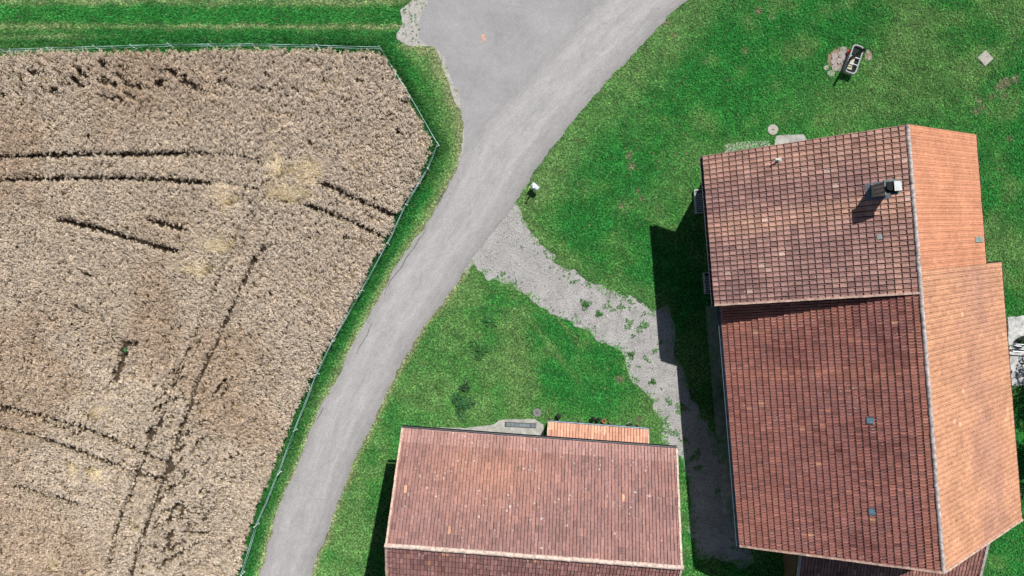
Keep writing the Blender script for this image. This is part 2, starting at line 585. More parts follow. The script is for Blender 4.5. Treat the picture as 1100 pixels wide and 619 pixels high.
for k, cr in enumerate([[(401, 346), (392, 362), (383, 380)], [(460, 242), (450, 258), (440, 272), (432, 285), (421, 300), (412, 318)],
                        [(490, 178), (478, 204), (470, 224)], [(348, 437), (340, 452)]]):
    ribbon('crack', PP(cr), .06, .020, M['crack'], road, 20 + k)
apron = bpy.data.objects['asphalt_apron']
ang = np.linspace(0, 2 * math.pi, 22)[:-1]
c0 = P(519, 41)
for (ox, oy, ra, rb) in ((0, .06, .13, .20), (.10, -.10, .07, .09), (-.06, -.22, .05, .06)):
    mesh_obj('paint_mark', [(c0[0] + ox + ra * math.cos(a) * random.uniform(.6, 1.2), c0[1] + oy + rb * math.sin(a) * random.uniform(.6, 1.2), .016) for a in ang],
             [tuple(range(21))], M['orange_paint'], apron)

# ------------------------------------------------------------------ ground with zone colours
house_px = [(748, 165), (975, 130), (1056, 138), (1080, 280), (1099, 580), (1060, 630), (860, 630), (795, 600), (770, 330)]
HA = math.radians(4.6)
HO = Vector((19.1, 7.9))
US = Vector((math.sin(HA), -math.cos(HA))); VE = Vector((math.cos(HA), math.sin(HA)))


def hw(u, v):
    q = HO + US * u + VE * v
    return (q.x, q.y)


house_poly = [hw(.6, -6.6), hw(.6, 5.3), hw(7.4, 5.3), hw(7.4, 6.7), hw(21.2, 6.7), hw(21.2, -6.6)]
BA = math.atan2(-1.14, 15.2)
BO = Vector((-6.08, -7.75)); BX = Vector((math.cos(BA), math.sin(BA))); BD = Vector((math.sin(BA), -math.cos(BA)))


def bw(x, d):
    q = BO + BX * x + BD * d
    return (q.x, q.y)


barn_poly = [bw(.6, .8), bw(14.7, .8), bw(14.7, 10.2), bw(.6, 10.2)]
slab_polys = [PP([(447, 459), (500, 459.5), (530, 456), (536, 451), (575, 450), (584, 456), (584, 470), (447, 466)]),
              PP([(832, 152), (834, 146), (862, 144), (866, 150), (866, 158), (832, 160)]),
              PP([(1082, 341), (1130, 335), (1130, 414), (1084, 414)])]

TOP_Y = P(0, 47)[1]
verge_line = PP(fringe_edge[6:] + road_left[8:])
rr_line = PP(road_right)
fence_line = PP(fence_px, .3)
drive_line = PP(drive_up[1:9])
low_line = PP(drive_low[7:])
spots = [(676, 167, .22), (679, 178, .25), (690, 214, .20), (668, 222, .16), (685, 205, .16), (715, 25, .2), (800, 55, .22), (815, 12, .25), (1080, 88, .30), (1074, 93, .22), (1090, 85, .2), (1092, 110, .2), (1050, 108, .15), (1048, 120, .16), (1056, 116, .14), (1066, 104, .15), (1078, 104, .14), (1061, 122, .12),
         (666, 408, .28), (687, 449, .22), (828, 18, .22), (724, 38, .2), (1085, 150, .16), (1075, 142, .14), (1062, 130, .14)]


def lerp3(a, b, f):
    return a * (1 - f[..., None]) + b * f[..., None]


def zone_fn(x, y):
    """returns colour (n,3), height factor, density factor, for grass at x, y"""
    x = np.asarray(x, float); y = np.asarray(y, float)
    px = 550 + x * FOC / CAM_H; py = 309.5 - y * FOC / CAM_H
    lush = np.array((.014, .122, .020)); mid = np.array((.034, .132, .026)); yel = np.array((.082, .152, .046)); straw = np.array((.27, .235, .14)); deep = np.array((.010, .080, .015))
    n1 = vnoise(x, y, 6.0, 31, 4); n2 = vnoise(x, y, 1.6, 32, 3); n3 = vnoise(x, y, .5, 33, 2)
    c = np.broadcast_to(mid, x.shape + (3,)).copy()
    f_l = smooth(.45, .62, n1 * .6 + n2 * .4)
    c = lerp3(c, lush, f_l)
    c = lerp3(c, yel, .62 * smooth(.48, .64, 1 - n1 * .5 - n2 * .5))
    h = np.ones_like(x); den = np.ones_like(x)
    # right lawn: yellower mown bands along the road and across the yard
    d = pdist(x, y, rr_line)
    right = (px > 480) & (py < 330)
    band = smooth(3.4, 1.0, d + (n2 - .5) * 2.2) * right
    c = lerp3(c, yel, .70 * band); h *= 1 - .25 * band
    b2 = np.exp(-(((px - 925) / 70) ** 2 + ((py - 112) / 28) ** 2)) + .7 * np.exp(-(((px - 990) / 60) ** 2 + ((py - 80) / 40) ** 2))
    c = lerp3(c, yel, np.clip(.6 * b2 * (.4 + n2), 0, .8))
    b3 = np.exp(-(((px - 690) / 60) ** 2 + ((py - 165) / 60) ** 2))
    c = lerp3(c, lush, np.clip(.7 * b3, 0, 1))
    dd = pdist(x, y, drive_line)
    c = lerp3(c, yel, .5 * smooth(1.6, .3, dd + (n2 - .5)))
    # lawn triangle
    tri = inside(px, py, [(510, 285), (655, 375), (715, 470), (600, 475), (430, 475), (330, 640), (390, 640), (430, 480), (395, 465)])
    wear = np.exp(-((px - 555) / 16) ** 2) * (py > 330) * (py < 460) + .9 * np.exp(-((px - 470 - .1 * (py - 400)) / 45) ** 2) * n2
    c = lerp3(c, yel, np.clip(tri * wear * .7, 0, .75))
    trk = np.minimum(pdist(px, py, [(560, 330), (605, 390), (650, 440)]), pdist(px, py, [(578, 318), (625, 372)]))
    c = lerp3(c, yel, .5 * tri * smooth(5, 1.5, trk))
    b4 = np.exp(-(((px - 640) / 40) ** 2 + ((py - 425) / 28) ** 2))
    c = lerp3(c, lush, np.clip(tri * b4, 0, 1))
    c = lerp3(c, yel, .6 * smooth(.8, .1, d) * (py > 300))
    c = lerp3(c, straw, .45 * smooth(.35, .05, d + (n3 - .5) * .3) * (py > 240))
    # verge between field and road
    df = pdist(x, y, fence_line); dv = pdist(x, y, verge_line)
    left = (px < 500) & (py > 46) & (df + dv < 6.5) & (px < 500)
    rat = dv / (df + dv + 1e-6)
    vg = smooth(.62, .30, rat + (n2 - .5) * .35) * left
    c = lerp3(c, yel, .75 * vg); h *= 1 - .35 * vg
    c = lerp3(c, straw, .4 * left * smooth(.3, .05, rat + (n3 - .5) * .2))
    dp = left * smooth(.75, .95, rat)
    c = lerp3(c, deep, .85 * dp); h *= 1 + .6 * dp
    wl = smooth(.9, .4, df) * (px < 500)
    c = lerp3(c, deep, .6 * wl); h *= 1 + .5 * wl
    # mown meadow strips above the field
    tl = (px < 460) & (py < 47)
    w = py + (n2 - .5) * 5 + (n3 - .5) * 3 - .004 * (px - 200)
    s1 = np.exp(-((w - 1.5) / 4.0) ** 2); s2 = np.exp(-((w - 28.5) / 2.6) ** 2) * (.65 + .5 * n2); s3 = np.exp(-((w - 40) / 2.5) ** 2) * smooth(150, 60, px)
    lushband = smooth(5, 9, w) * smooth(26, 22, w)
    c = np.where(tl[..., None], lerp3(c, lush * 1.05, .85 * lushband), c)
    c = np.where(tl[..., None], lerp3(c, deep * 1.25, .55 * smooth(31, 35, w)), c)
    st = tl * np.clip(.55 * s1 + .75 * s2 + .4 * s3, 0, .85)
    c = lerp3(c, lerp3(np.broadcast_to(yel, c.shape), straw, np.clip(n3 * 1.2 - .2, 0, 1)), st)
    h *= 1 - .5 * st
    # bare spots
    for (sx, sy, r) in spots:
        wx, wy = P(sx, sy)
        dd = np.hypot(x - wx, y - wy) + (n3 - .5) * .35
        k = smooth(r + .08, r - .1, dd)
        c = lerp3(c, np.array((.20, .16, .11)), .6 * k); den *= 1 - .60 * k
    # faint mowing passes
    mw = np.sin((x * .35 + y * .94) * 2 * math.pi / 1.15 + 2.2 * n1) * smooth(.40, .55, vnoise(x, y, 9.0, 36, 2))
    c = c * (1 + .07 * mw)[..., None]
    n4 = vnoise(x, y, .9, 37, 3)
    c = lerp3(c, deep, .25 * smooth(.60, .74, n4) * (1 - .5 * band))
    c = c * (.78 + .44 * n3)[..., None]
    return c, h * (.8 + .4 * n2), den


xs = np.r_[-400, -200, -90, np.arange(-46, 46.01, .25), 90, 200, 400]
ys = np.r_[-400, -200, -70, np.arange(-27, 27.01, .25), 70, 200, 400]
gx, gy = np.meshgrid(xs, ys)
gv = np.c_[gx.ravel(), gy.ravel(), np.zeros(gx.size)]
nx_, ny_ = len(xs), len(ys)
idx = np.arange(nx_ * ny_).reshape(ny_, nx_)
gf = np.c_[idx[:-1, :-1].ravel(), idx[:-1, 1:].ravel(), idx[1:, 1:].ravel(), idx[1:, :-1].ravel()]
gme = bpy.data.meshes.new('ground')
gme.vertices.add(len(gv)); gme.vertices.foreach_set('co', gv.ravel())
gme.loops.add(gf.size); gme.loops.foreach_set('vertex_index', gf.ravel())
gme.polygons.add(len(gf)); gme.polygons.foreach_set('loop_start', np.arange(0, gf.size, 4)); gme.polygons.foreach_set('loop_total', np.full(len(gf), 4))
gme.update(calc_edges=True)
zc, _, _ = zone_fn(gv[:, 0], gv[:, 1])
at = gme.attributes.new('zone', 'FLOAT_COLOR', 'POINT')
at.data.foreach_set('color', np.c_[zc * .75, np.ones(len(zc))].ravel())
gme.materials.append(M['ground'])
ground = link_mesh('ground', gme); ground['kind'] = 'structure'


# ------------------------------------------------------------------ scatter by geometry nodes (uncountable stuff only)
def proto(name, verts, faces, mat, part=None):
    me = bpy.data.meshes.new(name)
    me.from_pydata([tuple(q) for q in verts], [], faces); me.update()
    me.materials.append(mat)
    if part is not None:
        a = me.attributes.new('part', 'FLOAT_COLOR', 'POINT')
        a.data.foreach_set('color', np.c_[np.array(part), np.ones(len(part))].ravel())
    return bpy.data.objects.new(name, me)          # prototype mesh, only used by the scatter


def scatter(name, pts, rot, scl, tint, which, protos):
    me = bpy.data.meshes.new(name)
    me.vertices.add(len(pts)); me.vertices.foreach_set('co', np.asarray(pts, np.float32).ravel())
    for nm, typ, fld, arr in (('rot', 'FLOAT_VECTOR', 'vector', rot), ('scl', 'FLOAT_VECTOR', 'vector', scl)):
        a = me.attributes.new(nm, typ, 'POINT'); a.data.foreach_set(fld, np.asarray(arr, np.float32).ravel())
    a = me.attributes.new('tint', 'FLOAT_COLOR', 'POINT'); a.data.foreach_set('color', np.c_[tint, np.ones(len(tint))].astype(np.float32).ravel())
    a = me.attributes.new('which', 'INT', 'POINT'); a.data.foreach_set('value', np.asarray(which, np.int32))
    o = link_mesh(name, me)
    o['kind'] = 'stuff'
    g = bpy.data.node_groups.new(name + '_scatter', 'GeometryNodeTree')
    g.interface.new_socket('Geometry', in_out='INPUT', socket_type='NodeSocketGeometry')
    g.interface.new_socket('Geometry', in_out='OUTPUT', socket_type='NodeSocketGeometry')
    gi = g.nodes.new('NodeGroupInput'); go = g.nodes.new('NodeGroupOutput'); jn = g.nodes.new('GeometryNodeJoinGeometry')

    def named(nm, typ):
        nd = g.nodes.new('GeometryNodeInputNamedAttribute'); nd.data_type = typ; nd.inputs['Name'].default_value = nm
        return nd.outputs['Attribute']
    r_, s_, w_ = named('rot', 'FLOAT_VECTOR'), named('scl', 'FLOAT_VECTOR'), named('which', 'INT')
    for k, pr in enumerate(protos):
        oi = g.nodes.new('GeometryNodeObjectInfo'); oi.inputs['Object'].default_value = pr
        cmp_ = g.nodes.new('FunctionNodeCompare'); cmp_.data_type = 'INT'; cmp_.operation = 'EQUAL'
        ii = [s for s in cmp_.inputs if s.type == 'INT']
        g.links.new(w_, ii[0]); ii[1].default_value = k
        ip = g.nodes.new('GeometryNodeInstanceOnPoints')
        g.links.new(gi.outputs[0], ip.inputs['Points']); g.links.new(oi.outputs['Geometry'], ip.inputs['Instance'])
        g.links.new(cmp_.outputs['Result'], ip.inputs['Selection'])
        g.links.new(r_, ip.inputs['Rotation']); g.links.new(s_, ip.inputs['Scale'])
        g.links.new(ip.outputs[0], jn.inputs[0])
    g.links.new(jn.outputs[0], go.inputs[0])
    md = o.modifiers.new('scatter', 'NODES'); md.node_group = g
    return o


def jgrid(x0, x1, y0, y1, step):
    a, b = np.meshgrid(np.arange(x0, x1, step), np.arange(y0, y1, step))
    a = a.ravel() + RNG.uniform(-.5, .5, a.size) * step; b = b.ravel() + RNG.uniform(-.5, .5, b.size) * step
    return a, b


def tuft(name, n, rad, hgt, wid, splay):
    vs = []; fs = []
    for i in range(n):
        a = random.uniform(0, 2 * math.pi); r = rad * math.sqrt(random.random()) * .6
        bx, by = r * math.cos(a), r * math.sin(a)
        d = random.uniform(0, 2 * math.pi); L = hgt * random.uniform(.6, 1.2); sp = splay * random.uniform(.4, 1.2)
        w = wid * random.uniform(.7, 1.2) / 2
        ux, uy = -math.sin(d), math.cos(d)
        b = len(vs)
        vs += [(bx - ux * w, by - uy * w, 0), (bx + ux * w, by + uy * w, 0),
               (bx + math.cos(d) * sp * .4 - ux * w * .9, by + math.sin(d) * sp * .4 - uy * w * .9, L * .75), (bx + math.cos(d) * sp * .4 + ux * w * .9, by + math.sin(d) * sp * .4 + uy * w * .9, L * .75),
               (bx + math.cos(d) * sp, by + math.sin(d) * sp, L)]
        fs += [(b, b + 1, b + 3, b + 2), (b + 2, b + 3, b + 4)]
    return proto(name, vs, fs, M['grass'])


# grass
gx, gy = jgrid(-36.5, 36.5, -22.5, 22.5, .10)
far_px = 550 + gx * FOC / CAM_H
keep = ~inside(gx, gy, road_poly) & ~inside(gx, gy, wheat_poly)
gx, gy = gx[keep], gy[keep]
keep = ~inside(gx, gy, AE + rl_top[:n_top][::-1]) & ~inside(gx, gy, house_poly) & ~inside(gx, gy, barn_poly)
for sp_ in slab_polys: keep &= ~inside(gx, gy, sp_)
ind = inside(gx, gy, drive_poly)
px = 550 + gx * FOC / CAM_H; py = 309.5 - gy * FOC / CAM_H
dl = np.minimum(pdist(gx, gy, DU), pdist(gx, gy, DL))
weedy = np.exp(-((pdist(px, py, [(640, 318), (690, 345), (690, 400), (715, 440), (732, 480), (736, 520)])) / 26) ** 2)
wn_ = vnoise(gx, gy, .75, 77, 3)
wn2 = vnoise(gx, gy, .33, 78, 2)
weed = ind & (wn_ * .62 + wn2 * .38 + .17 * weedy * smooth(600, 680, px) > .765)
yard = ind & ((py > 565) | (px > 772)) & (vnoise(gx, gy, 1.1, 79, 3) + .012 * (py - 590).clip(-30, 20) > .52)
edge = yard | ind & (dl < .6) & (RNG.random(gx.size) < .8 * (1 - dl / .6) ** 1.5) & (wn2 > .42)
# grass in the shaded yard strip mixes into the gravel
fr = inside(gx, gy, FE + rl_top[:n_top][::-1])
keep &= (~ind | weed | edge) & (~fr | (RNG.random(gx.size) < .12))
TC = P(900, 65)
pave = np.hypot((gx - P(900, 64)[0]) / .85, (gy - P(900, 64)[1]) / .75) + (vnoise(gx, gy, .4, 5, 2) - .5) * .7
keep &= ~((pave < .8) & (RNG.random(gx.size) < .93))
for (mx, my, mr) in ((1058, 63, .42), (830, 139, .38), (577, 443, .32), (933, 60, .25)):
    wx, wy = P(mx, my); keep &= np.hypot(gx - wx, gy - wy) > mr
gx, gy = gx[keep], gy[keep]; weed_k = weed[keep]
cc, hh, den = zone_fn(gx, gy)
k = RNG.random(gx.size) < den
gx, gy, cc, hh, weed_k = gx[k], gy[k], cc[k], hh[k], weed_k[k]
n = gx.size
jit = RNG.normal(1, .24, n).clip(.5, 1.7)
cc = cc * jit[:, None] * 2.45 + np.array((.012, .0, .004)) * jit[:, None]
cc[weed_k] = np.array((.085, .24, .05)) * RNG.normal(1, .2, (weed_k.sum(), 1)).clip(.6, 1.5)
dry = RNG.random(n) < .018
cc[dry] = np.array((.26, .28, .12)) * RNG.uniform(.6, 1.2, (dry.sum(), 1))
sc = np.c_[RNG.uniform(.8, 1.35, n), RNG.uniform(.8, 1.35, n), hh * RNG.uniform(.7, 1.4, n)]
rot = np.c_[RNG.normal(0, .15, n), RNG.normal(0, .15, n), RNG.uniform(0, 6.28, n)]
tufts = [tuft('grass_tuft', 16, .085, .075, .012, .065) for _ in range(4)] + [tuft('leaf_tuft', 8, .06, .06, .034, .06) for _ in range(2)]
wh = RNG.choice(6, n, p=[.2, .2, .2, .2, .1, .1]); wh[weed_k] = RNG.choice([4, 5], weed_k.sum())
grass = scatter('grass', np.c_[gx, gy, np.full(n, .001)], rot, sc, cc, wh, tufts)
tag(grass, 'short green grass on the lawns and verges round the road', 'grass')

# loose gravel on the driveway and along the sandy verge
gx, gy = jgrid(-8, 16, -18, 19, .22)
k = inside(gx, gy, drive_poly) | inside(gx, gy, fringe_poly) & ~inside(gx, gy, apron_poly)
gx, gy = gx[k], gy[k]; n = gx.size
ico = []
bm = bmesh.new(); bmesh.ops.create_icosphere(bm, subdivisions=1, radius=1.0)
stv = [tuple(Vector(v.co) * random.uniform(.75, 1.2)) for v in bm.verts]; stf = [tuple(v.index for v in f.verts) for f in bm.faces]; bm.free()
stp = proto('pebble', stv, stf, M['grass'])
sz = RNG.lognormal(-3.75, .4, n).clip(.012, .07)
gc = np.array((.34, .335, .325)) * RNG.uniform(.7, 1.45, (n, 1))
tag(scatter('loose_gravel', np.c_[gx, gy, .010 + sz * .2], RNG.uniform(0, 6, (n, 3)), np.c_[sz, sz * .8, sz * .55], gc, np.zeros(n), [stp]),
    'grey loose gravel lying on the driveway', 'gravel')

# ------------------------------------------------------------------ wheat
def stalk_clump(name, n, rad, height, lean, spread, flat=False):
    vs = []; fs = []; pt = []
    for i in range(n):
        a = random.uniform(0, 6.283); r = rad * math.sqrt(random.random())
        b0 = Vector((r * math.cos(a), r * math.sin(a), 0))
        H_ = height * random.uniform(.82, 1.08)
        ln = lean * random.uniform(.5, 1.4); da = random.gauss(0, spread)
        d = Vector((math.cos(da), math.sin(da), 0)); s = Vector((-d.y, d.x, 0))
        top = b0 + d * ln + Vector((0, 0, H_)); midp = b0 + d * ln * .35 + Vector((0, 0, H_ * .55))
        w = .005
        g = random.uniform(.75, 1.15)
        b = len(vs)
        vs += [b0 - s * w, b0 + s * w, midp - s * w, midp + s * w, top - s * w * .8, top + s * w * .8]
        fs += [(b, b + 1, b + 3, b + 2), (b + 2, b + 3, b + 5, b + 4)]
        pt += [(.45 * g, .42 * g, .32 * g)] * 2 + [(.8 * g, .72 * g, .55 * g)] * 2 + [(1.0 * g, .9 * g, .7 * g)] * 2
        # ear, nodding
        L = random.uniform(.085, .125); ew = random.uniform(.013, .019)
        e0 = top; dr = random.uniform(-.5, .45)
        ed = (d * math.cos(dr) + Vector((0, 0, math.sin(dr)))).normalized() if not flat else d
        up = ed.cross(s).normalized()
        e1 = e0 + ed * L * .45; e2 = e0 + ed * L
        b = len(vs); g2 = random.uniform(.75, 1.25)
        vs += [e0, e1 + s * ew, e1 + up * ew, e1 - s * ew, e1 - up * ew, e2]
        fs += [(b, b + 1, b + 2), (b, b + 2, b + 3), (b, b + 3, b + 4), (b, b + 4, b + 1), (b + 5, b + 2, b + 1), (b + 5, b + 3, b + 2), (b + 5, b + 4, b + 3), (b + 5, b + 1, b + 4)]
        pt += [(1.0 * g2, .97 * g2, .93 * g2)] * 6
        if random.random() < .5:      # dry leaf
            la = random.uniform(0, 6.283); ld = Vector((math.cos(la), math.sin(la), 0)); ls = Vector((-ld.y, ld.x, 0))
            z0 = midp + (top - midp) * random.uniform(.0, .7); b = len(vs); g3 = random.uniform(.55, 1.0)
            vs += [z0 - ls * .006, z0 + ls * .006, z0 + ld * .10 + Vector((0, 0, .04)) - ls * .007, z0 + ld * .10 + Vector((0, 0, .04)) + ls * .007, z0 + ld * .2 - Vector((0, 0, .03))]
            fs += [(b, b + 1, b + 3, b + 2), (b + 2, b + 3, b + 4)]
            pt += [(.95 * g3, .85 * g3, .62 * g3)] * 5
    return proto(name, vs, fs, M['wheat'], pt)


wp = [stalk_clump('wheat_clump', 7, .052, .66, .085, .7) for _ in range(6)]
lp = [stalk_clump('lodged_clump', 11, .07, .16, .75, .12, True) for _ in range(2)]

# tramlines and gaps: (pixel polyline, half width m, strength)
gaps = [([(-40, 170), (0, 169), (76, 167), (153, 165.7), (204, 164.7)], .17, .97), ([(204, 164.7), (255, 166.5), (290, 177)], .13, .75),
        ([(334, 193), (377, 211), (423, 231.5)], .15, .9), ([(-40, 196), (0, 194.5), (89, 192), (166, 192.8), (230, 197)], .16, .92), ([(230, 197), (275, 203.5)], .12, .75),
        ([(313, 216), (336, 222.6), (380, 239), (413, 254.5)], .15, .9),
        ([(62, 236), (95, 243.5), (140, 257), (189, 271)], .17, .985), ([(163, 238), (180, 242), (198, 247)], .17, .98),
        ([(297, 230), (285, 255), (275, 279)], .09, .6), ([(275, 279), (259, 310), (245, 343), (229.6, 374), (212, 412), (196.5, 458), (176, 512), (158, 563), (141, 617), (125, 670)], .13, .93),
        ([(255, 262), (243, 285), (231, 312), (219.5, 338), (201, 380), (189, 409), (176, 443)], .09, .6), ([(176, 443), (163, 471), (150, 504), (127, 563), (115, 619), (103, 670)], .13, .72),
        ([(-40, 425), (0, 435), (51, 448), (110, 466), (145, 480)], .13, .85), ([(0, 440), (51, 454), (87, 466)], .10, .6),
        ([(-40, 446), (0, 458), (38, 468), (87, 485), (140, 504), (179, 516)], .13, .8),
        ([(150, 484), (179, 497), (204, 509)], .12, .7), ([(18, 522), (41, 528), (85, 540)], .12, .9),
        ([(136, 368), (131, 388), (125, 406)], .22, .97), ([(133, 367), (147, 369)], .14, .95)]
gx, gy = jgrid(-38, -4.5, -21, 15.2, .112)
k = inside(gx, gy, wheat_poly); gx, gy = gx[k], gy[k]
px = 550 + gx * FOC / (CAM_H - .3); py = 309.5 - gy * FOC / (CAM_H - .3)
keep = np.ones(gx.size, bool)
rnd = RNG.random(gx.size); gapd = np.full(gx.size, 9.0); low = np.ones(gx.size)
for ln, hwid, st in gaps:
    dd = pdist(gx, gy, PP(ln, .3)) + (vnoise(gx, gy, .5, 91, 2) - .5) * .045
    k_ = 1.10 if st > .78 else .80
    keep &= ~(dd < hwid * k_)
    low = np.where(dd < hwid * k_ + .09, np.minimum(low, RNG.uniform(.35, 1.0, gx.size)), low)
    gapd = np.minimum(gapd, dd - hwid * k_)
# short lodging streaks, drawn along the lean of the crop
streak = np.zeros(gx.size)
def streak_zone(n, cx, cy, sx, sy, ang, L, hw_):
    global keep, gapd
    for _ in range(n):
        a = random.gauss(cx, sx); b = random.gauss(cy, sy); t = ang + random.gauss(0, .25); l = L * random.uniform(.4, 1.3)
        q = PP([(a - l * math.cos(t), b - l * math.sin(t)), (a + l * math.cos(t), b + l * math.sin(t))], .3)
        m = (np.abs(gx - q[0][0]) < 3) & (np.abs(gy - q[0][1]) < 3)
        if m.any():
            dd = np.full(gx.size, 9.0); dd[m] = pdist(gx[m], gy[m], q)
            w_ = hw_ * random.uniform(.7, 1.25)
            keep &= ~(dd < w_ * 1.05); gapd = np.minimum(gapd, dd - w_ + .08)
streak_zone(70, 110, 88, 85, 11, .45, 6, .10)
streak_zone(16, 330, 95, 60, 22, .6, 5, .10)
streak_zone(60, 200, 470, 26, 55, -.7, 6, .09)
streak_zone(40, 190, 570, 25, 28, -.7, 7, .10)
streak_zone(14, 75, 345, 30, 20, .35, 8, .08)
streak_zone(20, 290, 240, 40, 28, -.8, 6, .09)
gx, gy, px, py, gapd, low = gx[keep], gy[keep], px[keep], py[keep], gapd[keep], low[keep]
n = gx.size
lodg = np.zeros(n); ldir = np.zeros(n); pale = np.zeros(n)
def lodge(cx, cy, rx, ry, ang, amount, pl, rotz=0.0):
    global lodg, ldir, pale
    dx = px - cx; dy = py - cy
    a = dx * math.cos(rotz) + dy * math.sin(rotz); b = -dx * math.sin(rotz) + dy * math.cos(rotz)
    w = np.clip(1.25 - ((a / rx) ** 2 + (b / ry) ** 2) ** .5 + (vnoise(gx, gy, .8, 61, 3) - .5) * 1.25, 0, 1)
    m = w > .25
    lodg = np.where(m, np.maximum(lodg, amount * np.minimum(1, w * 1.6)), lodg); ldir = np.where(m, ang, ldir); pale = np.maximum(pale, pl * np.clip(w * 1.5, 0, 1))
lodge(245, 215, 18, 14, 2.4, 1, .7); lodge(297, 182, 10, 22, 1.7, 1, 1.0); lodge(324, 182, 18, 14, .6, 1, 1.0); lodge(305, 205, 26, 13, .4, 1, .95)
lodge(228, 262, 20, 10, 2.8, 1, .9); lodge(212, 290, 20, 10, 2.6, .9, .8); lodge(100, 442, 15, 8, .3, 1, .75, -.5)
lodge(78, 500, 5, 13, -1.2, 1, 1.6, -.6); lodge(101, 506, 10, 7, -.6, 1, 1.5); lodge(56, 606, 10, 9, 2.0, .8, .8); lodge(142, 563, 5, 6, 1.0, .7, .8)
nb = vnoise(gx, gy, 5.0, 41, 3); nm = vnoise(gx, gy, 1.3, 42, 3); nf = vnoise(gx, gy, .45, 43, 2)
# lean of the crop follows the wind and swirls slowly
wd = -.35 + (vnoise(gx, gy, 7.0, 44, 2) - .5) * 2.6 + RNG.normal(0, .55, n)
islodged = (lodg > .35) & (RNG.random(n) < lodg * .95)
wd = np.where(islodged, ldir + RNG.normal(0, .25, n), wd)
tilt = np.abs(RNG.normal(0, .14, n)) + .30 * smooth(.5, .7, nm)
tilt = np.where(gapd < .25, tilt * .12, tilt)
base = np.array((.61, .53, .445)); brown = np.array((.52, .41, .315)); grey = np.array((.62, .545, .475)); strawc = np.array((.68, .60, .45))
right_grey = smooth(230, 330, px - .2 * (py - 300))
c = lerp3(np.broadcast_to(base, (n, 3)), brown, np.clip(.7 * smooth(.45, .68, nb) * (1 - .6 * right_grey), 0, 1))
c = lerp3(c, grey, .5 * right_grey)
c = lerp3(c, strawc, np.clip(pale * RNG.uniform(.6, 1.2, n), 0, 1))
c = c * (RNG.normal(1, .17, n).clip(.6, 1.5) * (.86 + .28 * nf))[:, None]
nd = vnoise(gx * math.cos(.3) - gy * math.sin(.3), (gx * math.sin(.3) + gy * math.cos(.3)) * 3.0, 1.1, 47, 3)
hz = (.74 + .26 * nm + .16 * nf + .24 * nd) * RNG.uniform(.82, 1.12, n)
c = c * (.88 + .24 * nd)[:, None]
hz = hz * low
hz = np.where(islodged, 1.6, hz)
sxy = np.where(islodged, 1.0, RNG.uniform(.9, 1.15, n))
rot = np.c_[np.zeros(n), tilt * np.where(islodged, 0, 1), wd]
wh = np.where(islodged, RNG.integers(6, 8, n), RNG.integers(0, 6, n))
zz = np.where(islodged, .22, .003)
wheat = scatter('wheat', np.c_[gx, gy, zz], rot, np.c_[sxy, sxy, hz], c, wh, wp + lp)
tag(wheat, 'ripe pale brown wheat standing in the field, cut by dark wheel tracks', 'wheat')
print('wheat clumps', n)

# ------------------------------------------------------------------ roofs
def pts_profile(kind):
    """cross-section of a tile: (fraction of width, height)"""
    if kind == 'flat':      # flat interlocking tile, raised side rib, open joint
        return [(.06, -.06), (.06, .036), (.17, .036), (.23, .004), (.88, .0), (.90, -.06)]
    if kind == 'double':    # two troughs between sharp ribs
        return [(.03, -.03), (.04, .034), (.12, .034), (.18, .0), (.47, -.002), (.50, .028), (.57, .030), (.63, .0), (.94, -.002), (.95, -.03)]
    if kind == 'smooth':    # new machine tile, low rolls
        return [(.01, -.02), (.02, .014), (.14, .016), (.24, .0), (.48, -.002), (.52, .014), (.62, .016), (.72, .0), (.96, -.002), (.98, -.02)]
    if kind == 'fine':
        return [(.02, -.02), (.04, .018), (.14, .018), (.22, .0), (.46, -.002), (.52, .016), (.60, .018), (.68, .0), (.95, -.002), (.97, -.02)]
    if kind == 'narrow':    # narrow old tile with one rib
        return [(.07, -.035), (.08, .030), (.22, .030), (.34, .0), (.86, -.002), (.88, -.035)]
    return [(.04, -.025), (.06, .020), (.20, .022), (.34, .004), (.90, .0), (.96, -.025)]      # 'single'


def tile_unit(w, l, t, kind):
    """one tile, x along the ridge, y down the slope, z off the roof; lower end lifted"""
    pr = pts_profile(kind); k = len(pr)
    over = l * .12
    vs = [(f * w, -over, d) for f, d in pr] + [(f * w, l, d + t) for f, d in pr] + [(f * w, l, d - .012) for f, d in pr]
    fs = []
    for r in range(2):
        for i in range(k - 1):
            fs.append((r * k + i, (r + 1) * k + i, (r + 1) * k + i + 1, r * k + i + 1))
    return np.array(vs), fs


def basis(ridge, down, along):
    R = Vector(ridge); A = Vector(along).normalized(); S = Vector(down).normalized()
    N = A.cross(S).normalized()
    if N.z < 0: N = -N
    return R, A, S, N


